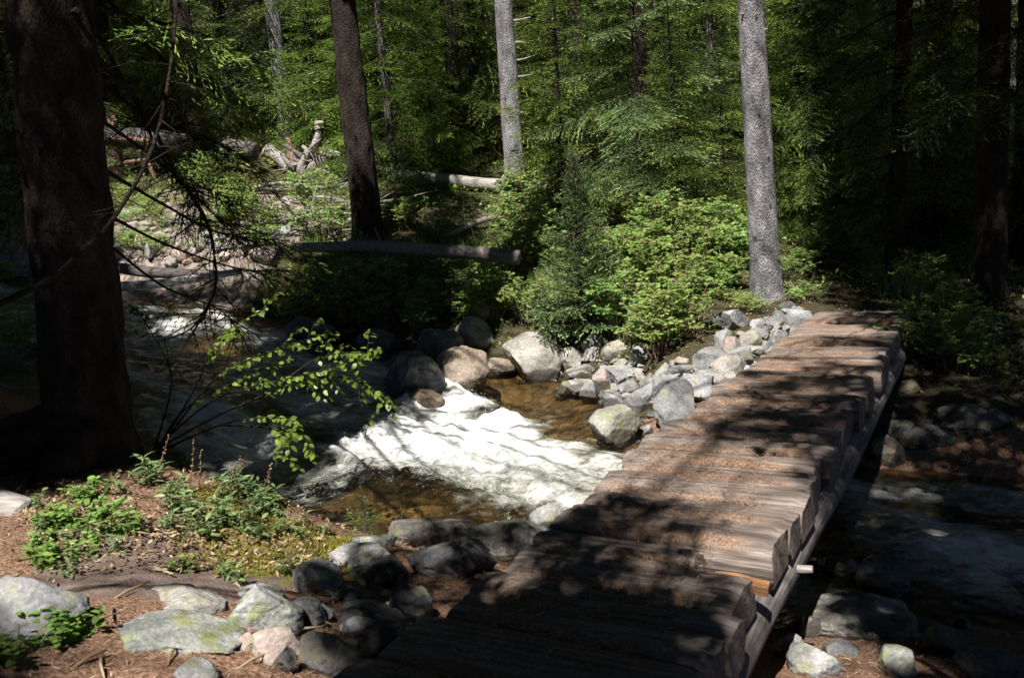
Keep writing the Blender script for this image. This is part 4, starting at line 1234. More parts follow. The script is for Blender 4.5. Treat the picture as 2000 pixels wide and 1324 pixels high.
# snapped tree: standing splintered stump, its fallen trunk and the torn branches
sb = atY(226, 335, 20.5)
st = empty('snapped_stump', (sb[0], sb[1], T1(sb[0], sb[1])), 'splintered orange stump of a snapped tree beside the big dark trunk', 'stump')
hs = atY(226, 255, 20.5)[2] - T1(sb[0], sb[1])
z = np.linspace(-.2, hs, 16)
MB().add(*tube(np.stack([0 * z, 0 * z, z], 1), np.full(16, .19), 20, .07, 6, True, 3, 3)).build('trunk', MAT['wood_fresh'], st)
sp_ = MB(); r = np.random.default_rng(3)
for q in range(13):
    a = r.uniform(0, 6.28); l = r.uniform(.25, .85) * (1.2 if q < 4 else .7)
    b = np.array([.13 * math.cos(a), .13 * math.sin(a), hs - .1])
    sp_.add(*tube([b, b + [r.normal(0, .02), r.normal(0, .02), l * .6], b + [r.normal(0, .04), r.normal(0, .04), l]], [.055, .035, .006], 6, .15))
sp_.build('splinter', MAT['wood_fresh'], st)
log_px([(205, 268, 20.4, 34), (285, 272, 20.3, 40), (390, 286, 20.0, 40), (500, 296, 19.8, 34)], 'fallen_log', 'dark fallen trunk torn from the splintered orange stump', 'log_dark', seed=12)
log_px([(285, 282, 20.1, 8), (292, 320, 20.0, 9), (310, 362, 19.9, 6)], 'stick', 'reddish torn branch hanging from the fallen trunk', 'wood_fresh', seed=13, cat='stick')
log_px([(208, 330, 20.2, 7), (245, 318, 20.1, 8), (285, 312, 20.0, 6)], 'stick', 'pale torn splinter leaning on the orange stump', 'wood_fresh', seed=14, cat='stick')
log_px([(212, 268, 20.1, 8), (245, 272, 20.0, 11), (292, 276, 19.95, 8)], 'splintered_slab', 'tan torn slab of wood along the broken trunk end', 'wood_fresh', seed=15, cat='wood')
rb = atY(605, 345, 20)
rw = empty('root_mass', (rb[0], rb[1], T1(rb[0], rb[1])), 'uprooted root mass with twisted bare roots and a reddish core', 'tree roots')
def rel(px, py, Y): return atY(px, py, Y) - np.array([rb[0], rb[1], T1(rb[0], rb[1])])
for i, (pts, m) in enumerate([
    ([(520, 292, 20.2, 26), (565, 325, 20, 24), (612, 372, 19.8, 18)], 'log_grey'),
    ([(600, 330, 20, 22), (612, 290, 20, 16), (622, 262, 20, 12), (618, 242, 20, 9), (632, 240, 19.9, 5)], 'log_grey'),
    ([(575, 320, 20, 20), (568, 292, 20, 18), (560, 270, 20, 8)], 'wood_fresh'),
    ([(605, 330, 20, 24), (635, 300, 20, 22), (665, 305, 19.9, 9)], 'log_grey'),
    ([(600, 335, 19.9, 28), (625, 318, 19.9, 24), (648, 302, 19.9, 12)], 'log_mid'),
    ([(585, 330, 19.9, 18), (600, 300, 19.8, 12), (590, 285, 19.8, 6)], 'log_grey'),
    ([(570, 325, 20, 24), (590, 335, 19.9, 26), (615, 345, 19.9, 14)], 'log_mid'),
    ([(600, 345, 19.8, 10), (630, 335, 19.7, 8), (655, 345, 19.7, 4)], 'log_grey'),
    ([(575, 330, 19.8, 12), (560, 315, 19.7, 9), (548, 300, 19.7, 4)], 'log_grey')]):
    P = smooth_path([rel(a, b, c) for a, b, c, w in pts], 16)
    R = np.interp(np.linspace(0, 1, 16), np.linspace(0, 1, len(pts)), [w * c / FPX / 2 for a, b, c, w in pts])
    MB().add(*tube(P, R, 10, .16, 7, True, 2, i)).build('root', MAT[m], rw)
rr = np.random.default_rng(14)
for i in range(18):
    px, py = rr.uniform(250, 700), rr.uniform(370, 525)
    if py > 540 - .12 * (px - 235): continue
    g_ = ground(px, py); a_ = rr.uniform(-.9, .9); l_ = rr.uniform(.5, 1.9); b_ = np.array([g_[0], g_[1], T1(g_[0], g_[1]) + .05])
    e_ = np.array([math.cos(a_) * l_, math.sin(a_) * l_ * .6, 0]); e_[2] = T1(b_[0] + e_[0], b_[1] + e_[1]) + rr.uniform(.02, .35) - b_[2]
    mb = MB().add(*tube(smooth_path([e_ * 0, e_ * .5 + rr.normal(0, .06, 3), e_], 12), np.linspace(rr.uniform(.025, .05), .012, 12), 8, .12))
    for q in range(4):
        f_ = rr.uniform(.3, 1); d_ = unit(e_) * .3 + rr.normal(0, .3, 3); mb.add(*tube([e_ * f_, e_ * f_ + d_ * .5 + rr.normal(0, .02, 3), e_ * f_ + d_], [.011, .008, .003], 5))
    tag(mb.build('dead_branch', MAT['log_grey' if rr.random() < .6 else 'log_mid'], loc=b_), 'bleached dead branch strewn on the slope above the gravel bank', 'dead branch', 'dead branches strewn on the upstream slope')
rr = np.random.default_rng(12)
for i in range(24):
    a0_ = np.array([rr.uniform(575, 640), rr.uniform(305, 340)]); an = rr.uniform(-3.6, .5); ln_ = rr.uniform(22, 55)
    e_ = a0_ + ln_ * np.array([math.cos(an), math.sin(an)]); m_ = (a0_ + e_) / 2 + rr.normal(0, 6, 2)
    P = smooth_path([rel(*a0_, 20), rel(*m_, 19.9), rel(*e_, 19.8 + rr.uniform(-.3, .3))], 12)
    MB().add(*tube(P, np.linspace(rr.uniform(.04, .075), .010, 12), 8, .2, 9)).build('root', MAT['log_grey' if rr.random() < .7 else 'log_mid'], rw)
# roots of the big left tree and of the grey trunk behind the boughs
for key, dirs in (('left', ((-2.6, 1.1), (-1.5, .8), (-2.05, .8), (3.0, .9))), ('mid', ((.1, .9), (-.5, .6), (.5, .5)))):
    b = BIG[key]
    for i, (a, l) in enumerate(dirs):
        l = l * (1.0 if key == 'left' else .8)
        s = np.linspace(0, 1, 18)
        d = np.array([math.cos(a), math.sin(a)])
        xx = b.x + d[0] * (b.r0 * .5 + s * l); yy = b.y + d[1] * (b.r0 * .5 + s * l)
        zz = T(xx, yy) + (.20 * (1 - s) ** 1.6 - .07 * s) * (b.r0 / .27)
        P = np.stack([xx - b.x + .05 * np.sin(s * 5 + i) * -d[1], yy - b.y + .05 * np.sin(s * 5 + i) * d[0], zz - b.z], 1)
        MB().add(*tube(P, b.r0 * (.62 * (1 - s) ** .8 + .10), 14, .14, 6, True, 1.5, i)).build('root', MAT[b.bark], b.o)
# dead twigs on the pale trunks
for key, px in (('two', [(1006, 40, 30, -6), (1010, 82, 18, 2), (1012, 118, 26, -8), (1012, 150, 26, -4), (1016, 220, 8, 0), (985, 165, -8, 2), (985, 180, -6, 4), (990, 210, -8, 2)]), ('three', [(1490, 60, 8, -3), (1458, 30, -10, -3)])):
    b = BIG[key]
    for (x, y, dx, dy) in px:
        p0, p1, p2 = atY(x - np.sign(dx) * 6, y + 1, b.y), atY(x + dx * .5, y + dy * .3, b.y - .05), atY(x + dx, y + dy, b.y - .12)
        off = np.array([b.x, b.y, b.z])
        MB().add(*tube([p0 - off, p1 - off, p2 - off], [.022, .016, .008], 7, .15)).build('twig', MAT['log_grey'], b.o)

# ------------------------------------------------------------------ shrubs, herbs, small firs
def shrub_mesh(H, Wd, seed, stems=9, leaf=(.045, .085), clusters=11, mat='leaf', nleaf=5, dryf=.04):
    r = np.random.default_rng(seed)
    mb = MB()
    for s in range(stems):
        a = r.uniform(0, 6.28); rad = Wd / 2 * math.sqrt(r.uniform(.03, 1))
        h = H * r.uniform(.55, 1.05) * (1 - .35 * (rad / (Wd / 2)) ** 2)
        e = np.array([math.cos(a) * rad, math.sin(a) * rad, h])
        b = np.array([math.cos(a) * rad * .25, math.sin(a) * rad * .25, -.05])
        P = smooth_path([b, b * .5 + e * np.array([.45, .45, .6]), e, e + [math.cos(a) * .08, math.sin(a) * .08, -.03]], 12)
        v, f, _ = tube(P, np.linspace(.007, .002, 12), 4, cap=False)
        mb.add(v, f, mat=1, tint=r.uniform(.2, .9))
        for c in range(clusters):
            t = r.uniform(.25, 1.0) ** .8
            p = P[int(t * 11)]
            aa = r.uniform(0, 6.28)
            d = unit(np.array([math.cos(aa), math.sin(aa), r.uniform(-.1, .55)]))
            ln = r.uniform(.06, .17)
            tip = p + d * ln
            v, f, _ = tube([p, (p + tip) / 2 + [0, 0, .015], tip], [.0025, .002, .001], 3, cap=False)
            mb.add(v, f, mat=1, tint=.6)
            n = nleaf
            fan = np.linspace(-1.3, 1.3, n) + r.normal(0, .15, n)
            rt = unit(np.cross(d, [0, 0, 1]))
            dd = unit(d[None] * np.cos(fan)[:, None] + rt[None] * np.sin(fan)[:, None] + np.stack([r.normal(0, .1, n), r.normal(0, .1, n), r.normal(-.12, .2, n)], 1))
            pp = np.repeat(tip[None], n, 0) - d * ln * np.abs(fan)[:, None] * .18
            up = unit(SUN * .9 + np.array([0, 0, .3]) + r.normal(0, .42, (n, 3)))
            l = r.uniform(*leaf, n)
            V, F = kites(pp, dd, l, l * r.uniform(.55, .75, n), up)
            dead = r.random() < dryf
            mb.add(V, F, mat=2 if dead else 0, tint=np.repeat(np.clip(.25 + .45 * t + r.normal(0, .16, n), 0, 1), 4))
    return mb.mesh('foliage', [MAT[mat], MAT['dry'], MAT['dry']], smooth=False)
SH = [shrub_mesh(.95, 1.0, 11, 20, clusters=15), shrub_mesh(.7, .9, 12, 17, clusters=14), shrub_mesh(1.15, .9, 13, 17, clusters=17, nleaf=7, leaf=(.04, .07)),
      shrub_mesh(.5, .8, 14, 18, clusters=11, leaf=(.04, .075), nleaf=3), shrub_mesh(.8, 1.1, 15, 20, clusters=14, leaf=(.04, .07), nleaf=7)]
def plant_shrub(px, py, k_, s, label, group=None):
    g = ground(px, py)
    o = link('leafy_shrub', SH[k_], None, (g[0], g[1], T1(g[0], g[1]) - .02))
    o.rotation_euler = (0, 0, rng.uniform(-.7, .7)); o.scale = (s * rng.choice([-1, 1]), s, s)
    return tag(o, label, 'shrub', group)
for px, py, k_, s, lab in [
    (965, 620, 0, .8, 'bright leafy shrub overhanging the brown mossy boulder'),
    (1030, 640, 2, .7, 'leafy shrub just left of the young fir at the shore'),
    (1215, 665, 2, .85, 'bright shrub spilling over the shore stones right of the young fir'),
    (1290, 690, 0, .85, 'bright yellow-green shrub reaching down to the flat-topped stone'),
    (1350, 655, 2, .75, 'leafy shrub left of the pale abutment slabs'),
    (1250, 600, 0, 1.0, 'tall leafy shrub in the middle of the far bank'),
    (1330, 585, 4, 1.0, 'shrub with fine leaflets left of the long blue-grey slab'),
    (1420, 575, 1, .8, 'small shrub in front of the thicker grey trunk, at its left'),
    (1462, 610, 3, .55, 'low sprig growing over the abutment slabs'),
    (1545, 575, 2, .62, 'sprig with fine leaflets right of the thicker grey trunk'),
    (1570, 590, 3, .6, 'low leafy tuft at the far end of the bridge'),
    (1000, 545, 4, 1.0, 'leafy shrub behind the sunlit end of the lower log'),
    (1040, 500, 0, .9, 'shrub behind the young fir on its left'),
    (1200, 530, 4, 1.0, 'shrub behind the young fir on its right'),
    (1400, 500, 0, .95, 'bright shrub beside the thicker grey trunk, farther up the bank'),
    (1300, 500, 2, 1.0, 'tall shrub with fine leaflets up the bank')]:
    plant_shrub(px, py, k_, s, lab)
r = np.random.default_rng(43)
for i in range(26):
    px = r.uniform(930, 1500); py = np.interp(px, [930, 1100, 1300, 1500], [620, 665, 675, 585]) - r.uniform(0, 75)
    if 1060 < px < 1215: continue
    plant_shrub(px, py, int(r.choice([0, 1, 3, 3])), r.uniform(.35, .6), 'small leafy shrub rooted just above the stones of the far shore', 'small shrubs above the far shore stones')
r = np.random.default_rng(44)
for i in range(44):
    px = r.uniform(930, 1470); py = r.uniform(430, 545)
    if 1075 < px < 1205 and py > 470: continue
    plant_shrub(px, py, int(r.integers(5)), r.uniform(.6, 1.0), 'bright green leafy shrub in the sunny thicket on the far bank', 'sunny thicket of the far bank')
for i in range(34):
    px = r.uniform(590, 950); py = r.uniform(560, 655)
    plant_shrub(px, py, int(r.integers(5)), r.uniform(.5, .85), 'leafy shrub in the shade of the far bank below the lower log', 'shaded shrubs of the far bank')
for i in range(44):
    px = r.uniform(240, 960); py = r.uniform(340, 470) 
    if (px < 420 and py > 400) or (px < 340 and py < 405) or (490 < px < 690 and py < 415) or (715 < px < 1015 and py < 440): continue
    plant_shrub(px, py, int(r.integers(5)), r.uniform(.55, 1.0), 'leafy shrub on the slope between the gravel bank and the upper log', 'shrubs of the upstream slope')
for i in range(26):
    px, py = (r.uniform(1560, 1990), r.uniform(440, 600)) if i < 18 else (r.uniform(1750, 1990), r.uniform(640, 740))
    plant_shrub(px, py, int(r.integers(5)), r.uniform(.4, .8), 'leafy shrub in the deep shade right of the bridge', 'shaded shrubs right of the bridge')
for i in range(30):
    px, py = r.uniform(235, 540), r.uniform(375, 500)
    plant_shrub(px, py, 3, r.uniform(.35, .75), 'small leafy plant among the pale stones of the gravel bank', 'plants of the gravel bank')
for i in range(16):
    px, py = r.uniform(-60, 75), r.uniform(360, 700)
    plant_shrub(px, py, int(r.integers(5)), r.uniform(.6, 1.0), 'leafy shrub in the shade left of the big dark trunk', 'shrubs left of the big trunk')

def small_fir(px, py, top_py, halfw_px, key, mats, label, nb=5, whorl=.13, seed=9, cap=None):
    g = ground(px, py)
    Y = g[1]
    z0 = T1(g[0], Y)
    H = atY(px, top_py, Y)[2] - z0
    Lm = halfw_px * Y / FPX
    r = np.random.default_rng(seed)
    o = empty('young_fir', (g[0], Y, z0), label, 'tree')
    zz = np.linspace(-.05, H, 14)
    MB().add(*tube(np.stack([.015 * H * np.sin(zz * 4), 0 * zz, zz], 1), np.linspace(.010, .0015, 14) * H, 8, .05)).build('trunk', MAT['bark_mid'], o)
    cr = MB(); z = H * .10
    while z < H * .97:
        f = z / H
        for q in range(nb):
            Lb = max(.05 * H, Lm * (1 - f) ** .85 * r.uniform(.75, 1.12))
            add_frond(cr, key, Lb, np.array([0, 0, z + r.uniform(-.02, .02) * H]), r.uniform(0, 6.28), math.radians(2 + 48 * f ** 1.3 + r.normal(0, 8)), r, r.normal(0, .15), ax_r=.0035 * H, tshift=.1 * f)
        z += whorl * H * .5 * (1 - .45 * f) * r.uniform(.8, 1.2)
    for q in range(5):
        add_frond(cr, key, .05 * H, np.array([0, 0, H * (.95 + .01 * q)]), r.uniform(0, 6.28), 1.2, r, 0, ax_r=.002 * H)
    cr.build('crown', [MAT[mats], MAT['bark_mid']], o, smooth=False)
    return o
small_fir(1140, 668, 296, 122, 2, 'needles_blue', 'young blue-green fir standing in the shrubs of the far shore', nb=10, whorl=.095)
small_fir(715, 1062, 950, 50, 4, 'needles', 'tiny fir seedling growing between the shore boulders', nb=5, whorl=.2, seed=4)

# herbs of the near left bank
def herb_mesh(seed, H, n, l, w, mat='herb', rosette=False, nst=4):
    r = np.random.default_rng(seed); mb = MB()
    for s in range(nst):
        a = r.uniform(0, 6.28); rad = r.uniform(0, .07)
        e = np.array([math.cos(a) * rad * 1.6, math.sin(a) * rad * 1.6, H * r.uniform(.6, 1.1)])
        P = smooth_path([[math.cos(a) * rad * .5, math.sin(a) * rad * .5, -.01], e * [.7, .7, .55], e], 8)
        v, f, _ = tube(P, np.linspace(.0035, .0018, 8), 5, cap=False); mb.add(v, f, mat=0, tint=.35)
        i = np.clip((np.linspace(.25, 1, n) * 7).astype(int), 0, 7)
        az = np.arange(n) * 2.4 + r.uniform(0, 6)
        d = unit(np.stack([np.cos(az), np.sin(az), r.uniform(.05, .75, n)], 1))
        ll = r.uniform(l * .6, l * 1.15, n)
        V, F4, F3 = leaves(P[i], d, ll, ll * w, unit(np.array([0, 0, 1.0]) + r.normal(0, .25, (n, 3))), .2, .3)
        mb.add(V, F4, F3, tint=np.repeat(np.clip(.45 + r.normal(0, .2, n), 0, 1), 8))
    return mb.mesh('foliage', MAT[mat], smooth=True)
HB = [herb_mesh(1, .14, 8, .085, .28), herb_mesh(2, .10, 7, .065, .34), herb_mesh(3, .18, 10, .09, .24), herb_mesh(4, .08, 6, .05, .6, 'leaf', nst=5), herb_mesh(5, .11, 8, .045, .65, 'leaf', nst=6)]
def plant_herb(px, py, k_, s, label, group=None, name='herb'):
    g = ground(px, py)
    o = link(name, HB[k_], None, (g[0], g[1], T1(g[0], g[1])))
    o.rotation_euler = (rng.normal(0, .1), rng.normal(0, .1), rng.uniform(0, 6.28)); o.scale = (s,) * 3
    return tag(o, label, 'plant', group)
r = np.random.default_rng(55)
n = 0
while n < 80:
    px, py = r.uniform(60, 660), r.uniform(925, 1135)
    up_ = np.interp(px, [60, 200, 400, 560, 660], [985, 955, 925, 975, 1060]); lo_ = np.interp(px, [60, 200, 330, 450, 660], [1110, 1165, 1075, 1060, 1060])
    if not (up_ < py < lo_): continue
    n += 1
    if px < 250: plant_herb(px, py, int(r.choice([3, 4, 4, 1])), r.uniform(.7, 1.15), 'low bright leafy herb between the sawn log and the bare soil', 'leafy herbs near the sawn log')
    else: plant_herb(px, py, int(r.choice([0, 1, 2])), r.uniform(.6, 1.05), 'narrow leaved herb in the dry litter above the bare soil', 'narrow leaved herbs of the left bank')
for px, py, k_, s, lab in [(355, 1118, 4, .8, 'small bright herb alone on the bare soil beside two pale chips'), (435, 1130, 0, .7, 'herb with drooping leaves at the right edge of the bare soil'),
                           (470, 1145, 0, .65, 'herb just behind the mossy green-grey boulder'), (560, 1122, 2, .6, 'arching herb on the yellow moss above the rounded boulder'), (290, 950, 2, 1.1, 'taller herb at the top of the left bank')]:
    plant_herb(px, py, k_, s, lab)
for i in range(13):
    px, py = r.uniform(-20, 170), r.uniform(1200, 1345)
    plant_herb(px, py, int(r.choice([3, 4, 4])), r.uniform(.7, 1.2), 'bright leafy sprig close to the viewer in the lower left corner', 'sprigs in the lower left corner')
# moss cushion
n = 15000
mr = np.random.default_rng(91)
ma, mq = mr.uniform(0, 6.28, n), mr.integers(0, 3, n)
cen = np.array([m0[:2], m1[:2], ground(610, 1100)[:2]])[mq]; rad = np.array([.62, .33, .34])[mq] * np.sqrt(mr.random(n))
mx_, my_ = cen[:, 0] + rad * np.cos(ma), cen[:, 1] + rad * np.sin(ma)
okm = fbm(np.stack([mx_ * 4, my_ * 4, 0 * mx_], 1), 3) > -.35
mx_, my_ = mx_[okm], my_[okm]; n = len(mx_)
V, F = kites(np.stack([mx_, my_, T(mx_, my_) + mr.uniform(0, .012, n)], 1), unit(np.stack([mr.normal(0, .6, n), mr.normal(0, .6, n), np.ones(n)], 1)), mr.uniform(.012, .028, n), mr.uniform(.005, .01, n), unit(np.stack([mr.normal(0, 1, n), mr.normal(0, 1, n), 0 * mx_], 1)), .4)
MAT['moss'] = foliage_mat('moss', (0.09, 0.085, 0.012), (0.24, 0.21, 0.035), (0.42, 0.37, 0.08), .3, .8, .1)
tag(MB().add(V, F, tint=np.repeat(mr.random(n), 4)).build('moss', MAT['moss'], smooth=False), kind='stuff')
# dry seed stalks at the bank edge
for i, (x0, y0, x1, y1) in enumerate([(388, 965, 392, 880), (430, 965, 470, 893), (440, 975, 475, 900), (505, 985, 530, 905), (370, 955, 378, 860), (300, 940, 330, 850), (515, 990, 528, 910)]):
    g = ground(x0, y0); t = atY(x1, y1, g[1]); b = np.array([g[0], g[1], T1(g[0], g[1])])
    P = smooth_path([b * 0, (t - b) * .5 + [.01, 0, .01], t - b], 10)
    mb = MB().add(*tube(P, np.linspace(.004, .002, 10), 5), tint=.3)
    for q in range(9):
        c = P[4 + q % 6] + rng.normal(0, .006, 3)
        V, F = ICO3; mb.add(V[:] * rng.uniform(.005, .009) + c, F3=F, tint=rng.uniform(.1, .6))
    tag(mb.build('seed_stalk', MAT['dry'], loc=b), ['brown knobbly seed stalk standing upright at the bank edge', 'reddish leaning seed stalk over the dark water', 'leaning seed stalk just right of the reddish one', 'thin seed stalk at the moss edge', 'dense brown seed stalk left of the upright one', 'thin bent dead stem at the foot of the big trunk', 'second thin stalk crossing the one at the moss edge'][i], 'plant')
# sprig hanging over the water edge beside the deck
g = ground(990, 1045); o = link('herb', HB[2], None, (g[0], g[1], T1(g[0], g[1]) + .05)); o.scale = (1.1,) * 3; o.rotation_euler = (.2, -.3, 1)
tag(o, 'dark sprig against the white water beside the deck edge', 'plant')

# alder over the water
ab = ground(300, 905)
al = empty('alder_shrub', (ab[0], ab[1], T1(ab[0], ab[1])), 'alder with thin twigs and bright oval leaves hanging over the dark water', 'shrub')
a0 = np.array(al.location)
stems, lv = MB(), MB()
def alder_branch(pts, Y0, Y1, n=26, leaf=.062, dens=1.0, twigs=6, seed=0, start=.35):
    r = np.random.default_rng(seed)
    m = len(pts)
    P = smooth_path([atY(p[0], p[1], Y0 + (Y1 - Y0) * i / (m - 1)) - a0 for i, p in enumerate(pts)], 24)
    stems.add(*tube(P, np.linspace(.009, .0022, 24), 5))
    segs = [(P, start)]
    for q in range(twigs):
        i = int(24 * r.uniform(start, .95)); dd = unit(P[min(i + 1, 23)] - P[i - 1])
        d = unit(dd + r.normal(0, .55, 3) + [0, 0, -.15]); l = r.uniform(.10, .28)
        tp = smooth_path([P[i], P[i] + d * l * .5 + [0, 0, .01], P[i] + d * l + [0, 0, -.03]], 8)
        stems.add(*tube(tp, np.linspace(.003, .0012, 8), 4)); segs.append((tp, .15))
    for (S, st_) in segs:
        k_ = max(3, int(n * dens * np.linalg.norm(np.diff(S, axis=0), axis=1).sum() * (1 - st_) / .55))
        t = st_ + (1 - st_) * (np.arange(k_) + r.uniform(0, .6, k_)) / k_
        t = np.clip(t, 0, 1)
        i = np.clip((t * (len(S) - 1)).astype(int), 0, len(S) - 2)
        p = S[i] + (S[i + 1] - S[i]) * (t * (len(S) - 1) - i)[:, None]
        ax = unit(S[i + 1] - S[i])
        sd = unit(np.cross(ax, [0, 0, 1])) * np.where(np.arange(k_) % 2, 1, -1)[:, None]
        d = unit(ax * .5 + sd * r.uniform(.4, 1, k_)[:, None] + r.normal(0, .3, (k_, 3)) + [0, 0, -.25])
        up = unit(np.array([0, -.35, 1.0]) + r.normal(0, .45, (k_, 3)))
        l = leaf * r.uniform(.55, 1.1, k_)
        V, F4, F3 = leaves(p + d * .008, d, l, l * r.uniform(.55, .7, k_), up, .15, .18)
        lv.add(V, F4, F3, tint=np.repeat(np.clip(.5 + r.normal(0, .2, k_), 0, 1), 8))
    return P
for i, pts in enumerate([[(300, 880), (420, 780), (560, 740), (660, 715), (738, 680)], [(300, 880), (450, 800), (600, 742), (690, 742), (762, 788)], [(305, 885), (430, 830), (530, 815), (575, 830), (614, 888)],
                         [(305, 885), (380, 760), (430, 660), (520, 600)], [(300, 880), (335, 740), (290, 640), (260, 600)], [(430, 830), (520, 835), (552, 850), (540, 897)], [(305, 885), (420, 740), (520, 690), (640, 650)],
                         [(305, 885), (360, 800), (470, 740), (560, 700)], [(560, 740), (620, 700), (665, 690), (700, 690)]]):
    alder_branch(pts, 6.7, 6.2 if i in (0, 1, 2, 5, 8) else 6.9, seed=i + 60, twigs=7 if i not in (2, 5) else 4)
stems.build('stem', MAT['bark_brown'], al); lv.build('foliage', MAT['alder'], al)

# leaning dead sapling in front of the big trunk
P = smooth_path([atY(x, y, Y) for x, y, Y in [(-40, 612, 5.4), (90, 548, 5.5), (170, 480, 5.6), (215, 436, 5.7), (275, 340, 5.8), (310, 250, 5.9), (332, 140, 6.0), (345, 10, 6.1), (350, -90, 6.2)]], 60)
ds = MB().add(*tube(P - P[0], np.linspace(.018, .008, 60), 10, .08, 8))
r = np.random.default_rng(8)
for q in range(34):
    i = r.integers(22, 60); d = unit(np.array([r.normal(0, 1), r.normal(0, .6), r.normal(-.3, .5)])); l = r.uniform(.12, .5)
    ds.add(*tube([P[i] - P[0], P[i] - P[0] + d * l * .5 + r.normal(0, .02, 3), P[i] - P[0] + d * l + [0, 0, -.06]], [.006, .004, .0015], 5))
tag(ds.build('dead_sapling', MAT['bark_brown'], loc=P[0]), 'thin dark dead sapling leaning across the big left trunk', 'dead tree')

# boughs of the big left tree and of the thin right tree
def bough(key, pts, r0=.02, fr=10, Lf=(.4, .9), mat_key=3, seed=0, start=.25, twigs=0, tshift=0.0, needles='needles', name='bough'):
    b = BIG[key]; off = np.array([b.x, b.y, b.z]); r = np.random.default_rng(seed)
    P = smooth_path([atY(*p) - off for p in pts], 30)
    mb = MB().add(*tube(P, np.linspace(r0, r0 * .2, 30), 7, .08, 8), mat=1)
    for q in range(fr):
        i = int(29 * r.uniform(start, 1)); d = P[min(i + 1, 29)] - P[i - 1]
        az = math.atan2(d[1], d[0]) + r.normal(0, .9); el = r.normal(-.35, .3)
        add_frond(mb, mat_key, r.uniform(*Lf), P[i], az, el, r, r.normal(0, .4), ax_r=.006, tshift=tshift)
    for q in range(twigs):
        i = int(29 * r.uniform(start, 1)); d = unit(np.array([r.normal(0, .8), r.normal(0, .6), r.normal(-.7, .5)])); l = r.uniform(.15, .5)
        m_ = P[i] + d * l * .5 + r.normal(0, .03, 3)
        mb.add(*tube([P[i], m_, P[i] + d * l + [0, 0, -.08]], [.006, .004, .0015], 4), mat=1)
        for w in range(3):
            e = m_ + unit(d + r.normal(0, .8, 3)) * r.uniform(.06, .2)
            mb.add(*tube([m_, (m_ + e) / 2 + r.normal(0, .01, 3), e], [.003, .002, .001], 3), mat=1)
    return mb.build(name, [MAT[needles], MAT['bark_brown']], b.o, smooth=False)
bough('left', [(165, 90, 6.5), (270, 200, 6.9), (340, 330, 7.2), (400, 425, 7.4), (419, 500, 7.4), (418, 572, 7.4), (375, 640, 7.3), (310, 668, 7.3)], .022, 5, (.3, .6), seed=1, twigs=26, start=.3)
bough('left', [(175, 40, 6.5), (260, 190, 6.9), (330, 330, 7.3), (420, 420, 7.7), (475, 480, 7.9)], .018, 14, (.35, .7), seed=2, twigs=20)
bough('left', [(165, 10, 6.4), (290, 40, 6.9), (400, 70, 7.4), (520, 130, 7.8)], .022, 16, (.4, .9), seed=3, tshift=.25, needles='needles_bright')
bough('left', [(165, -60, 6.4), (280, 80, 7.0), (390, 170, 7.6), (500, 215, 8.1)], .022, 26, (.4, .9), seed=4)
bough('left', [(180, 150, 6.6), (270, 215, 7.2), (380, 260, 7.7), (480, 310, 8.0)], .018, 22, (.4, .8), seed=5, twigs=12)
bough('left', [(190, 230, 6.6), (290, 300, 7.2), (380, 370, 7.6), (455, 400, 7.9)], .016, 16, (.35, .7), seed=6, twigs=14)
bough('left', [(200, 330, 6.7), (320, 400, 7.4), (430, 455, 8.0), (560, 470, 8.4)], .016, 20, (.3, .6), seed=7, twigs=10, start=.4)
bough('left', [(210, 420, 6.7), (330, 480, 7.5), (470, 525, 8.0), (590, 530, 8.3)], .014, 20, (.25, .45), seed=8, tshift=.35, start=.65, needles='needles_bright', twigs=12)
bough('left', [(215, 480, 6.8), (320, 560, 7.4), (420, 600, 7.6), (470, 640, 7.7)], .012, 0, seed=9, twigs=26, start=.6)
bough('left', [(150, 20, 6.1), (60, 60, 6.6), (-40, 160, 7.0)], .02, 7, (.4, .8), seed=10)
bough('left', [(110, 300, 6.4), (40, 380, 6.9), (-40, 450, 7.1)], .016, 8, (.3, .7), seed=11, twigs=8)
i = 20
for (x0, y0, x1, y1) in [(1760, -60, 1590, 60), (1758, -20, 1560, 90), (1757, 20, 1570, 170), (1757, 80, 1600, 215), (1755, 130, 1560, 235), (1754, 190, 1600, 330), (1752, 240, 1610, 370), (1750, 300, 1590, 385),
                         (1760, -40, 1900, 70), (1758, 60, 1880, 150), (1756, 130, 1870, 250), (1754, 200, 1850, 330), (1752, 290, 1860, 380), (1750, 60, 1700, 200), (1752, 160, 1690, 300), (1748, 330, 1690, 420), (1760, -90, 1650, 10)]:
    Yq = 12.8 + (.9 if i % 3 == 0 else -.8 if i % 3 == 1 else 0)
    bough('rthin', [(x0, y0, 12.8), ((x0 + x1) / 2, y0 * .6 + y1 * .4 - 8, (12.8 + Yq) / 2), (x1, y1, Yq)], .018, 13, (.5, .95), seed=i, start=.15, twigs=5); i += 1
for (x0, y0, x1, y1) in [(1938, -20, 1820, 60), (1937, 60, 1830, 150), (1936, 30, 2040, 120), (1936, 150, 2030, 240), (1935, 120, 1850, 220)]:
    bough('right', [(x0, y0, 10.8), ((x0 + x1) / 2, y0 * .6 + y1 * .4, 10.5), (x1, y1, 10.3)], .02, 12, (.5, .9), seed=i, twigs=5); i += 1

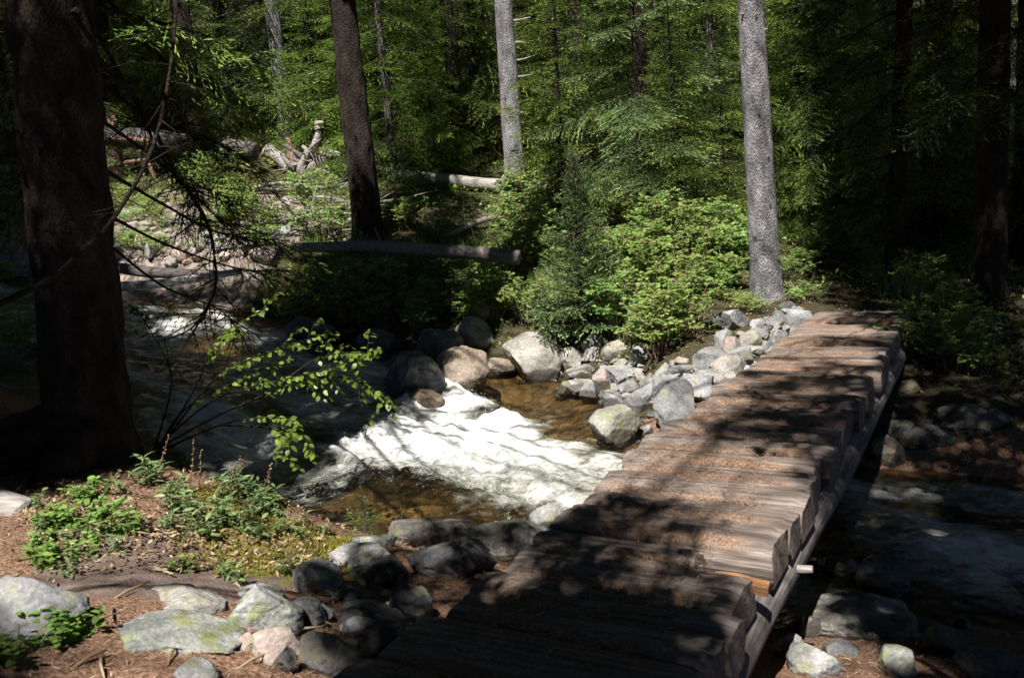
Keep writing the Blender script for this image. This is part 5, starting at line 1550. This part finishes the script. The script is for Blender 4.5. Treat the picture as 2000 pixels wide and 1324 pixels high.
# low ground cover under the trees and on the far bank (nobody could count it)
r = np.random.default_rng(66)
pp = []
while sum(len(q) for q in pp) < 42000:
    x, y = r.uniform(-10, 13, 6000), r.uniform(8, 27, 6000)
    d = shore(x, y)
    cl = fbm(np.stack([x * .9, y * .9, 0 * x], 1), 3)
    cond = (d > .35) & (cl > -.25) & ~((x > 2.6) & (x < 4.8) & (y > 8) & (y < 12.3)) & (np.abs(x) < y * .65 + 1) & ~((y < 13) & (x < -3)) & ~((y < 11.2) & (x < 2.4))
    grav_ = np.hypot(x + 5.9, y - 16.2) < 2.6
    cond &= ~grav_ | (r.random(6000) < .25)
    pp.append(np.stack([x, y], 1)[cond])
pp = np.concatenate(pp)[:42000]
zz = T(pp[:, 0], pp[:, 1])
n = len(pp)
az = r.uniform(0, 6.28, n)
d = unit(np.stack([np.cos(az), np.sin(az), r.uniform(.0, 1.3, n)], 1))
hgt = r.uniform(0, .16, n) * (.6 + .8 * sstep(-.2, .6, fbm(np.stack([pp[:, 0], pp[:, 1], 0 * zz], 1) * 1.3, 2)))
l = r.uniform(.04, .10, n)
V, F = kites(np.stack([pp[:, 0], pp[:, 1], zz + hgt], 1), d, l, l * r.uniform(.25, .6, n), unit(np.array([0, 0, 1.0]) + r.normal(0, .4, (n, 3))))
tag(MB().add(V, F, tint=np.repeat(np.clip(r.normal(.5, .2, n), 0, 1), 4)).build('ground_cover', MAT['leaf'], smooth=False), kind='stuff')
# grass blades
gpts = []
for (px0, px1, py0, py1, n_) in [(1525, 1600, 380, 470, 1500), (1380, 1470, 430, 520, 1500), (1700, 1860, 510, 580, 900), (600, 950, 480, 560, 1300), (930, 1300, 480, 600, 2200)]:
    for q in range(n_ // 6):
        g = ground(r.uniform(px0, px1), r.uniform(py0, py1))
        gpts.append(np.array([[g[0], g[1]]]) + r.normal(0, .12, (6, 2)))
gp = np.concatenate(gpts); n = len(gp)
d = unit(np.stack([r.normal(0, .35, n), r.normal(0, .35, n), np.ones(n)], 1))
V, F = kites(np.stack([gp[:, 0], gp[:, 1], T(gp[:, 0], gp[:, 1]) - .01], 1), d, r.uniform(.15, .4, n), r.uniform(.006, .011, n), unit(np.stack([r.normal(0, 1, n), -np.ones(n), 0 * np.ones(n)], 1)), .3)
tag(MB().add(V, F, tint=np.repeat(np.clip(r.normal(.55, .2, n), 0, 1), 4)).build('grass', MAT['leaf'], smooth=False), kind='stuff')
# fallen needles and bits on the near bank
n = 26000
gx_, gy_ = r.uniform(-5.5, 2.2, n), 2.0 + 5 * r.beta(1, 1.3, n)
ok = (shore(gx_, gy_) > .25)
gx_, gy_ = gx_[ok], gy_[ok]
u_ = gx_ * BU[0] + gy_ * BU[1]; v_ = gx_ * BV[0] + gy_ * BV[1]
ok = ~((v_ > -2.1) & (v_ < -.75))
gx_, gy_ = gx_[ok], gy_[ok]
mossd = np.minimum(np.hypot(gx_ - m0[0], gy_ - m0[1]), np.hypot(gx_ - s0[0], gy_ - s0[1]))
ok = mossd > .55 + .25 * r.random(len(gx_)); gx_, gy_ = gx_[ok], gy_[ok]
V, F, t = litter(len(gx_), 9, np.stack([gx_, gy_, T(gx_, gy_) + .012], 1), l=(.03, .075), w=.0035)
tag(MB().add(V, F, tint=t).build('needle_litter', MAT['needle_dust'], smooth=False), kind='stuff')
dp_ = []
for i in range(700):
    px, py = r.uniform(60, 660), r.uniform(930, 1120)
    g = ground(px, py); dp_.append(np.array([[g[0], g[1]]]) + r.normal(0, .05, (5, 2)))
far_ = np.stack([r.uniform(-1.5, 5.2, 9000), r.uniform(8.6, 15, 9000)], 1)
far_ = far_[(shore(far_[:, 0], far_[:, 1]) > .25) & ~((far_ @ BV[:2] > -2.15) & (far_ @ BV[:2] < -.8) & (far_ @ BU[:2] < 11.8))]
dp_ = np.concatenate(dp_ + [far_]); dp_ = dp_[shore(dp_[:, 0], dp_[:, 1]) > .3]; n = len(dp_)
V, F = kites(np.stack([dp_[:, 0], dp_[:, 1], T(dp_[:, 0], dp_[:, 1]) + .015 + r.uniform(0, .02, n)], 1), unit(r.normal(0, 1, (n, 3)) * [1, 1, .4]), r.uniform(.02, .055, n), r.uniform(.006, .022, n), unit(np.array([0, 0, 1.0]) + r.normal(0, .5, (n, 3))))
tag(MB().add(V, F, tint=np.repeat(r.random(n), 4)).build('dry_leaves', MAT['dry'], smooth=False), kind='stuff')
for i in range(26):
    g = ground(r.uniform(60, 640), r.uniform(960, 1310)); a = r.uniform(0, 6.28); l = r.uniform(.05, .16); b = np.array([g[0], g[1], T1(g[0], g[1]) + .012])
    d = np.array([math.cos(a), math.sin(a), 0]) * l
    tag(MB().add(*tube([-d, d * .1 + [0, 0, .01], d + [.01, .01, 0]], [.005, .006, .003], 6, .1), tint=r.uniform(.3, 1)).build('twig', MAT['dry'], loc=b), 'dry twig or chip on the near left bank', 'stick', 'twigs of the near left bank')

# more trees in the dark forest to the right
r = np.random.default_rng(71)
for (x, y) in ((7.2, 15.2), (8.8, 13.2), (10.6, 15.6), (6.2, 18.0), (9.0, 18.5), (12.6, 19.0), (11.8, 12.4), (14.2, 15.0), (7.6, 21.5), (11, 22.5), (15, 22)):
    plant_tree(kinds[r.integers(5)], x, y, 'tall spruce in the dark wood to the right of the bridge', 'dark wood right of the bridge', r.uniform(.85, 1.1))

# ------------------------------------------------------------------ unseen high boughs added overhead, arranged to shade all but the sunny patches
LIT = [
 [(440, -20), (1560, -20), (1560, 330), (1520, 440), (940, 440), (1000, 250), (760, 250), (745, 330), (650, 330), (440, 330), (430, 130)],
 [(300, 15), (440, 25), (520, 90), (420, 90), (310, 50)], [(195, 180), (300, 250), (320, 370), (200, 370)],
 [(1550, 200), (1610, 230), (1600, 420), (1540, 430)],
 [(235, 360), (300, 345), (500, 330), (680, 340), (690, 430), (560, 475), (500, 520), (235, 545)],
 [(920, 420), (1520, 400), (1540, 540), (1600, 575), (1590, 600), (1440, 740), (1345, 850), (1250, 890), (1160, 800), (1100, 780), (960, 790), (900, 790), (885, 700), (940, 660), (890, 610), (930, 570), (930, 510), (1000, 480)],
 [(690, 872), (790, 800), (860, 775), (960, 780), (1100, 780), (1290, 880), (1220, 940), (1110, 1000), (1060, 1012), (850, 1012), (770, 1050), (665, 1055), (540, 958), (640, 918)],
 [(60, 985), (200, 935), (300, 900), (400, 915), (450, 950), (540, 958), (660, 1058), (630, 1085), (545, 1125), (560, 1175), (480, 1230), (585, 1260), (560, 1310), (470, 1330), (150, 1330), (190, 1210), (150, 1150), (0, 1130), (0, 1090), (80, 1060)],
 [(0, 960), (60, 990), (60, 1060), (0, 1050)], [(0, 1095), (110, 1110), (180, 1170), (100, 1180), (0, 1160)],
 [(1595, 598), (1640, 600), (1590, 655), (1570, 690), (1585, 712), (1540, 726), (1462, 722), (1530, 665)],
 [(1620, 637), (1768, 642), (1760, 655), (1600, 652)], [(1560, 678), (1750, 692), (1742, 706), (1560, 697)],
 [(1385, 772), (1470, 787), (1420, 806), (1350, 800)],
 [(1260, 880), (1310, 845), (1450, 872), (1640, 895), (1622, 912), (1480, 905), (1500, 935), (1605, 950), (1555, 1018), (1420, 1012), (1260, 968), (1290, 938), (1205, 925)],
 [(1240, 1078), (1310, 1090), (1330, 1135), (1250, 1130)], [(1380, 1050), (1520, 1062), (1490, 1140), (1370, 1112)],
 [(950, 1085), (1035, 1097), (1062, 1132), (1000, 1140), (905, 1130)], [(1040, 1165), (1130, 1170), (1100, 1200)],
 [(1562, 1020), (1642, 900), (1662, 905), (1590, 1060), (1485, 1290), (1410, 1330), (1430, 1240), (1500, 1150)],
 [(1520, 1245), (1610, 1212), (1660, 1262), (1780, 1290), (1780, 1330), (1480, 1330)],
 [(310, 598), (430, 598), (500, 650), (480, 700), (400, 660), (320, 640)], [(640, 665), (745, 665), (770, 800), (690, 770), (640, 760)], [(525, 830), (620, 840), (620, 900), (530, 905)],
 [(450, 515), (610, 515), (600, 550), (470, 550)], [(870, 345), (1005, 358), (1005, 385), (890, 375)],
 [(965, -20), (1000, -20), (1030, 400), (990, 400)], [(1440, -20), (1500, -20), (1530, 600), (1470, 600)],
 [(930, 485), (1015, 490), (1010, 512), (930, 505)],
]
def in_poly(px, py, poly):
    poly = np.array(poly, float); ins = np.zeros(len(px), bool)
    for i in range(len(poly)):
        ax, ay = poly[i - 1]; bx, by = poly[i]
        ins ^= ((ay > py) != (by > py)) & (px < (bx - ax) * (py - ay) / ((by - ay) if by != ay else 1e-9) + ax)
    return ins
bpy.context.view_layer.update()
dg = bpy.context.evaluated_depsgraph_get()
SPX, SPY = np.meshgrid(np.arange(0, 2000, 9.0), np.arange(0, 1324, 9.0))
SPX, SPY = SPX.ravel() + rng.uniform(-3, 3, SPX.size), SPY.ravel() + rng.uniform(-3, 3, SPY.size)
lit_m = np.zeros(len(SPX), bool)
for p in LIT: lit_m |= in_poly(SPX, SPY, p)
hits = np.full((len(SPX), 3), np.nan)
alder_px = (SPX > 520) & (SPX < 775) & (SPY > 660) & (SPY < 905) & ~in_poly(SPX, SPY, LIT[6])
org = Vector((0, 0, CAMH)); extra = []
for i in range(len(SPX)):
    ok, loc, nr, fi, ob, mt = scene.ray_cast(dg, org, Vector(unit(ray(SPX[i], SPY[i]))), distance=34.0)
    if not ok: continue
    hits[i] = loc
    if ob.parent != al and alder_px[i]: lit_m[i] = False
    for q in range(4):        # what lies behind the open twigs of the alder and the drooping boughs is in the shade too
        if ob.parent is None or not (ob.parent == al or ob.name.startswith('bough')): break
        ok, loc, nr, fi, ob, mt = scene.ray_cast(dg, Vector(loc) + Vector(unit(ray(SPX[i], SPY[i]))) * .03, Vector(unit(ray(SPX[i], SPY[i]))), distance=30.0)
        if not ok: break
    else: ok = False
    if q and ok and not (235 < SPX[i] < 700 and SPY[i] < 540) and shore([loc[0]], [loc[1]], FOAM)[0] > -.1: extra.append(np.array(loc))
good = ~np.isnan(hits[:, 0])
hits, lit_m = np.concatenate([hits[good], np.array(extra).reshape(-1, 3)]), np.concatenate([lit_m[good], np.zeros(len(extra), bool)])
E1 = unit(np.cross(SUN, [0, 1, 0])); E2 = np.cross(E1, SUN)
CS = 0.10
def qc(P): return np.stack([P @ E1, P @ E2], -1)
G0 = np.array([-40.0, -40.0]); GN = 800
litg = np.zeros((GN, GN), np.float32)
ql = ((qc(hits[lit_m]) - G0) / CS).astype(int)
np.add.at(litg, (np.clip(ql[:, 0], 0, GN - 1), np.clip(ql[:, 1], 0, GN - 1)), 1)
shg = np.zeros((GN, GN), np.float32)
qs = ((qc(hits[~lit_m]) - G0) / CS).astype(int)
np.add.at(shg, (np.clip(qs[:, 0], 0, GN - 1), np.clip(qs[:, 1], 0, GN - 1)), 1)
def box(a, n):
    c = np.cumsum(np.cumsum(np.pad(a, ((n + 1, n), (n + 1, n))), 0), 1)
    m = 2 * n + 1
    return c[m:, m:] - c[:-m, m:] - c[m:, :-m] + c[:-m, :-m]
litb = box(litg, 1) > box(shg, 1) * 0.8            # cells that must stay lit
cover = np.zeros((GN, GN), np.float32)
yy_, xx_ = np.meshgrid(np.arange(-4, 5), np.arange(-4, 5))
def disk(R):
    n = int(math.ceil(R / CS)); b, a = np.meshgrid(np.arange(-n, n + 1), np.arange(-n, n + 1))
    m = a * a + b * b <= (R / CS) ** 2
    return a[m], b[m]
def hidden(P, margin=70):
    q = P - np.array([0, 0, CAMH]); c = q @ _f
    if c < 0.3: return True
    x, y = q @ _ri / c * FPX, q @ _di / c * FPX
    mg = margin + 0.7 * FPX / c
    return abs(x) > 1000 + mg or y < -662 - mg or y > 662 + mg
def lit_frac(P, R):
    c = ((qc(P) - G0) / CS).astype(int); a, b = disk(R)
    return litb[np.clip(c[0] + a, 0, GN - 1), np.clip(c[1] + b, 0, GN - 1)].mean()
# unseen trees added around the viewer for shade, trunks kept off the sunny places
HID = [(-2.8, -2.2, 'unseen shade spruce a step behind the viewer on the left'), (2.6, -3.0, 'unseen shade spruce behind the viewer on the right'), (5.0, 1.2, 'unseen shade spruce on the near right shore beside the viewer'),
       (-6.6, 2.0, 'unseen shade spruce on the left bank beside the viewer'), (-.4, -6.5, 'unseen shade spruce on the trail behind the viewer'), (8.5, 4.0, 'unseen shade spruce on the right shore downstream'),
       (-8.5, 7.5, 'unseen shade spruce on the left bank upstream of the big trunk'), (7.6, 8.3, 'unseen shade spruce on the far shore downstream of the bridge'), (-5.5, -5.0, 'unseen shade spruce far behind the viewer on the left'),
       (5.2, -5.5, 'unseen shade spruce far behind the viewer on the right'), (11.5, 8.5, 'unseen shade spruce deep in the wood downstream'), (-11, 11.5, 'unseen shade spruce on the left bank far upstream'), (-12.5, 4, 'unseen shade spruce up the left bank'), (9, -2, 'unseen shade spruce down the right shore behind the viewer'),
       (-9, -1, 'unseen shade spruce up the left bank behind the viewer'), (2.2, -8, 'unseen shade spruce right of the trail behind the viewer'), (-3.6, -9, 'unseen shade spruce left of the trail behind the viewer'), (-13, 20, 'unseen shade spruce beyond the upstream bend'), (15, 11, 'unseen shade spruce beyond the lower stream')]
for i, (x, y, lab) in enumerate(HID):
    best = None
    for q in range(30):
        X_, Y_ = x + rng.uniform(-1.6, 1.6), y + rng.uniform(-1.6, 1.6)
        if shore([X_], [Y_])[0] < .3 or (abs(X_) < 1.6 and abs(Y_) < 1.6) or (Y_ > 0 and abs(X_) < .72 * Y_ + .8): continue
        z0 = T1(X_, Y_)
        s_ = sum(lit_frac(np.array([X_, Y_, z0 + h]), .2) for h in np.arange(.5, 16, .3))
        if best is None or s_ < best[0]: best = (s_, X_, Y_)
    if best: hidden_trunk('h%d' % i, best[1], best[2], .2, lab)
    else: hidden_trunk('h%d' % i, x, y, .2, lab)
trees = list(BIG.values())
TX = np.array([[b.x, b.y, b.z] for b in trees])
fronds = {i: [] for i in range(len(trees))}
r = np.random.default_rng(81)
import time; t0_ = time.time()
order = r.permutation(np.nonzero(~lit_m)[0])
DISK = {q: (disk(q), disk(q * 1.3)) for q in (.30, .17, .09)}
def try_place(P, K, R, tol, maxd=7.0):
    c = np.clip(((qc(P) - G0) / CS).astype(int), 0, GN - 1)
    if cover[c[0], c[1]] >= K: return False
    (a1, b1), (a2, b2) = DISK[R]
    if litb[np.clip(c[0] + a2, 0, GN - 1), np.clip(c[1] + b2, 0, GN - 1)].mean() > tol: return False
    dd = np.hypot(TX[:, 0] + TLN * (P[2] - TX[:, 2]) - P[0], TX[:, 1] - P[1])
    j = int(np.argmin(dd + r.uniform(0, 1.2, len(dd))))
    if dd[j] > maxd or P[2] - trees[j].z > trees[j].H - .5: return False
    cover[np.clip(c[0] + a1, 0, GN - 1), np.clip(c[1] + b1, 0, GN - 1)] += 1
    fronds[j].append((P, R * 2.3, 5))
    return True
TLN = np.array([b.ln for b in trees])
for R, K, tol in ((.30, 1, .02), (.30, 2, .02), (.17, 2, .04), (.30, 3, .03), (.17, 3, .06), (.09, 3, .10), (.30, 4, .03), (.17, 4, .08), (.09, 4, .12)):
    for i in order:
        p = hits[i]
        c = np.clip(((qc(p) - G0) / CS).astype(int), 0, GN - 1)
        if cover[c[0], c[1]] >= K: continue
        for q in range(4):
            t = r.uniform(9, 17) if R > .1 and q < 3 else r.uniform(4.5, 10)
            P = p + SUN * t + r.normal(0, .04, 3)
            if P[2] < T1(P[0], P[1]) + 3.2 or not hidden(P): continue
            if try_place(P, K, R, tol): break
n_shade = sum(len(v) for v in fronds.values())
# overhead cover added to block sky light, wherever it keeps the sunny places sunny
for q in range(42000):
    P = np.array([r.uniform(-16, 17), r.uniform(-13, 27), 0])
    P[2] = T1(P[0], P[1]) + r.uniform(4.5, 15)
    dd = np.hypot(TX[:, 0] - P[0], TX[:, 1] - P[1]); j = int(np.argmin(dd))
    if dd[j] > 4.6 * (1.12 - (P[2] - trees[j].z) / 17) + .8 or P[2] > trees[j].z + trees[j].H or not hidden(P) or lit_frac(P, .62) > .03: continue
    if P[0] > 2.0 and P[1] < 10 and shore([P[0]], [P[1]])[0] < 1.2: continue
    fronds[j].append((P, r.uniform(.9, 1.3), 6))
for j, b in enumerate(trees):
    if not fronds[j]: continue
    off = np.array([b.x, b.y, b.z]); mb = MB()
    bins = {}
    for P, Lf, fk in fronds[j]:
        P = P - off
        a = math.atan2(P[1], P[0] - b.ln * P[2])
        bins.setdefault((int((a + PI) / .7), int(P[2] / 1.1)), []).append((P, Lf, fk))
    for key, lst in bins.items():
        pts = np.array([q[0] for q in lst])
        far = pts[np.argmax(np.hypot(pts[:, 0], pts[:, 1]))]
        z0 = max(pts[:, 2].mean() + .25, .5)
        root = np.array([b.ln * z0, 0, z0])
        mid = root * .5 + np.array([pts[:, 0].mean(), pts[:, 1].mean(), pts[:, 2].mean() + .1]) * .5
        LP = smooth_path([root, mid, far], 12)
        mb.add(*tube(LP, np.linspace(.028, .008, 12), 5, cap=False)[:2], mat=1)
        for P, Lf, fk in lst:
            k_ = int(np.argmin(((LP - P) ** 2).sum(1)))
            a = LP[max(k_ - 1, 0)]
            d = P - root; az = math.atan2(d[1], d[0]) + r.normal(0, .5)
            dirv = np.array([math.cos(az), math.sin(az), 0])
            b0 = P - dirv * Lf * .5
            if np.linalg.norm(b0 - a) > .12:
                mb.add(*tube([a, (a + b0) / 2 + [0, 0, .03], b0], [.007, .006, .005], 4, cap=False)[:2], mat=1)
            add_frond(mb, fk, Lf, b0, az, r.normal(-.1, .15), r, r.normal(0, .3), twig=False)
    mb.build('crown', [MAT['needles'], MAT['bark_brown']], b.o, smooth=False)  # added shade boughs, joined to the nearest trunk by limbs
print('canopy fronds', n_shade, sum(len(v) for v in fronds.values()))
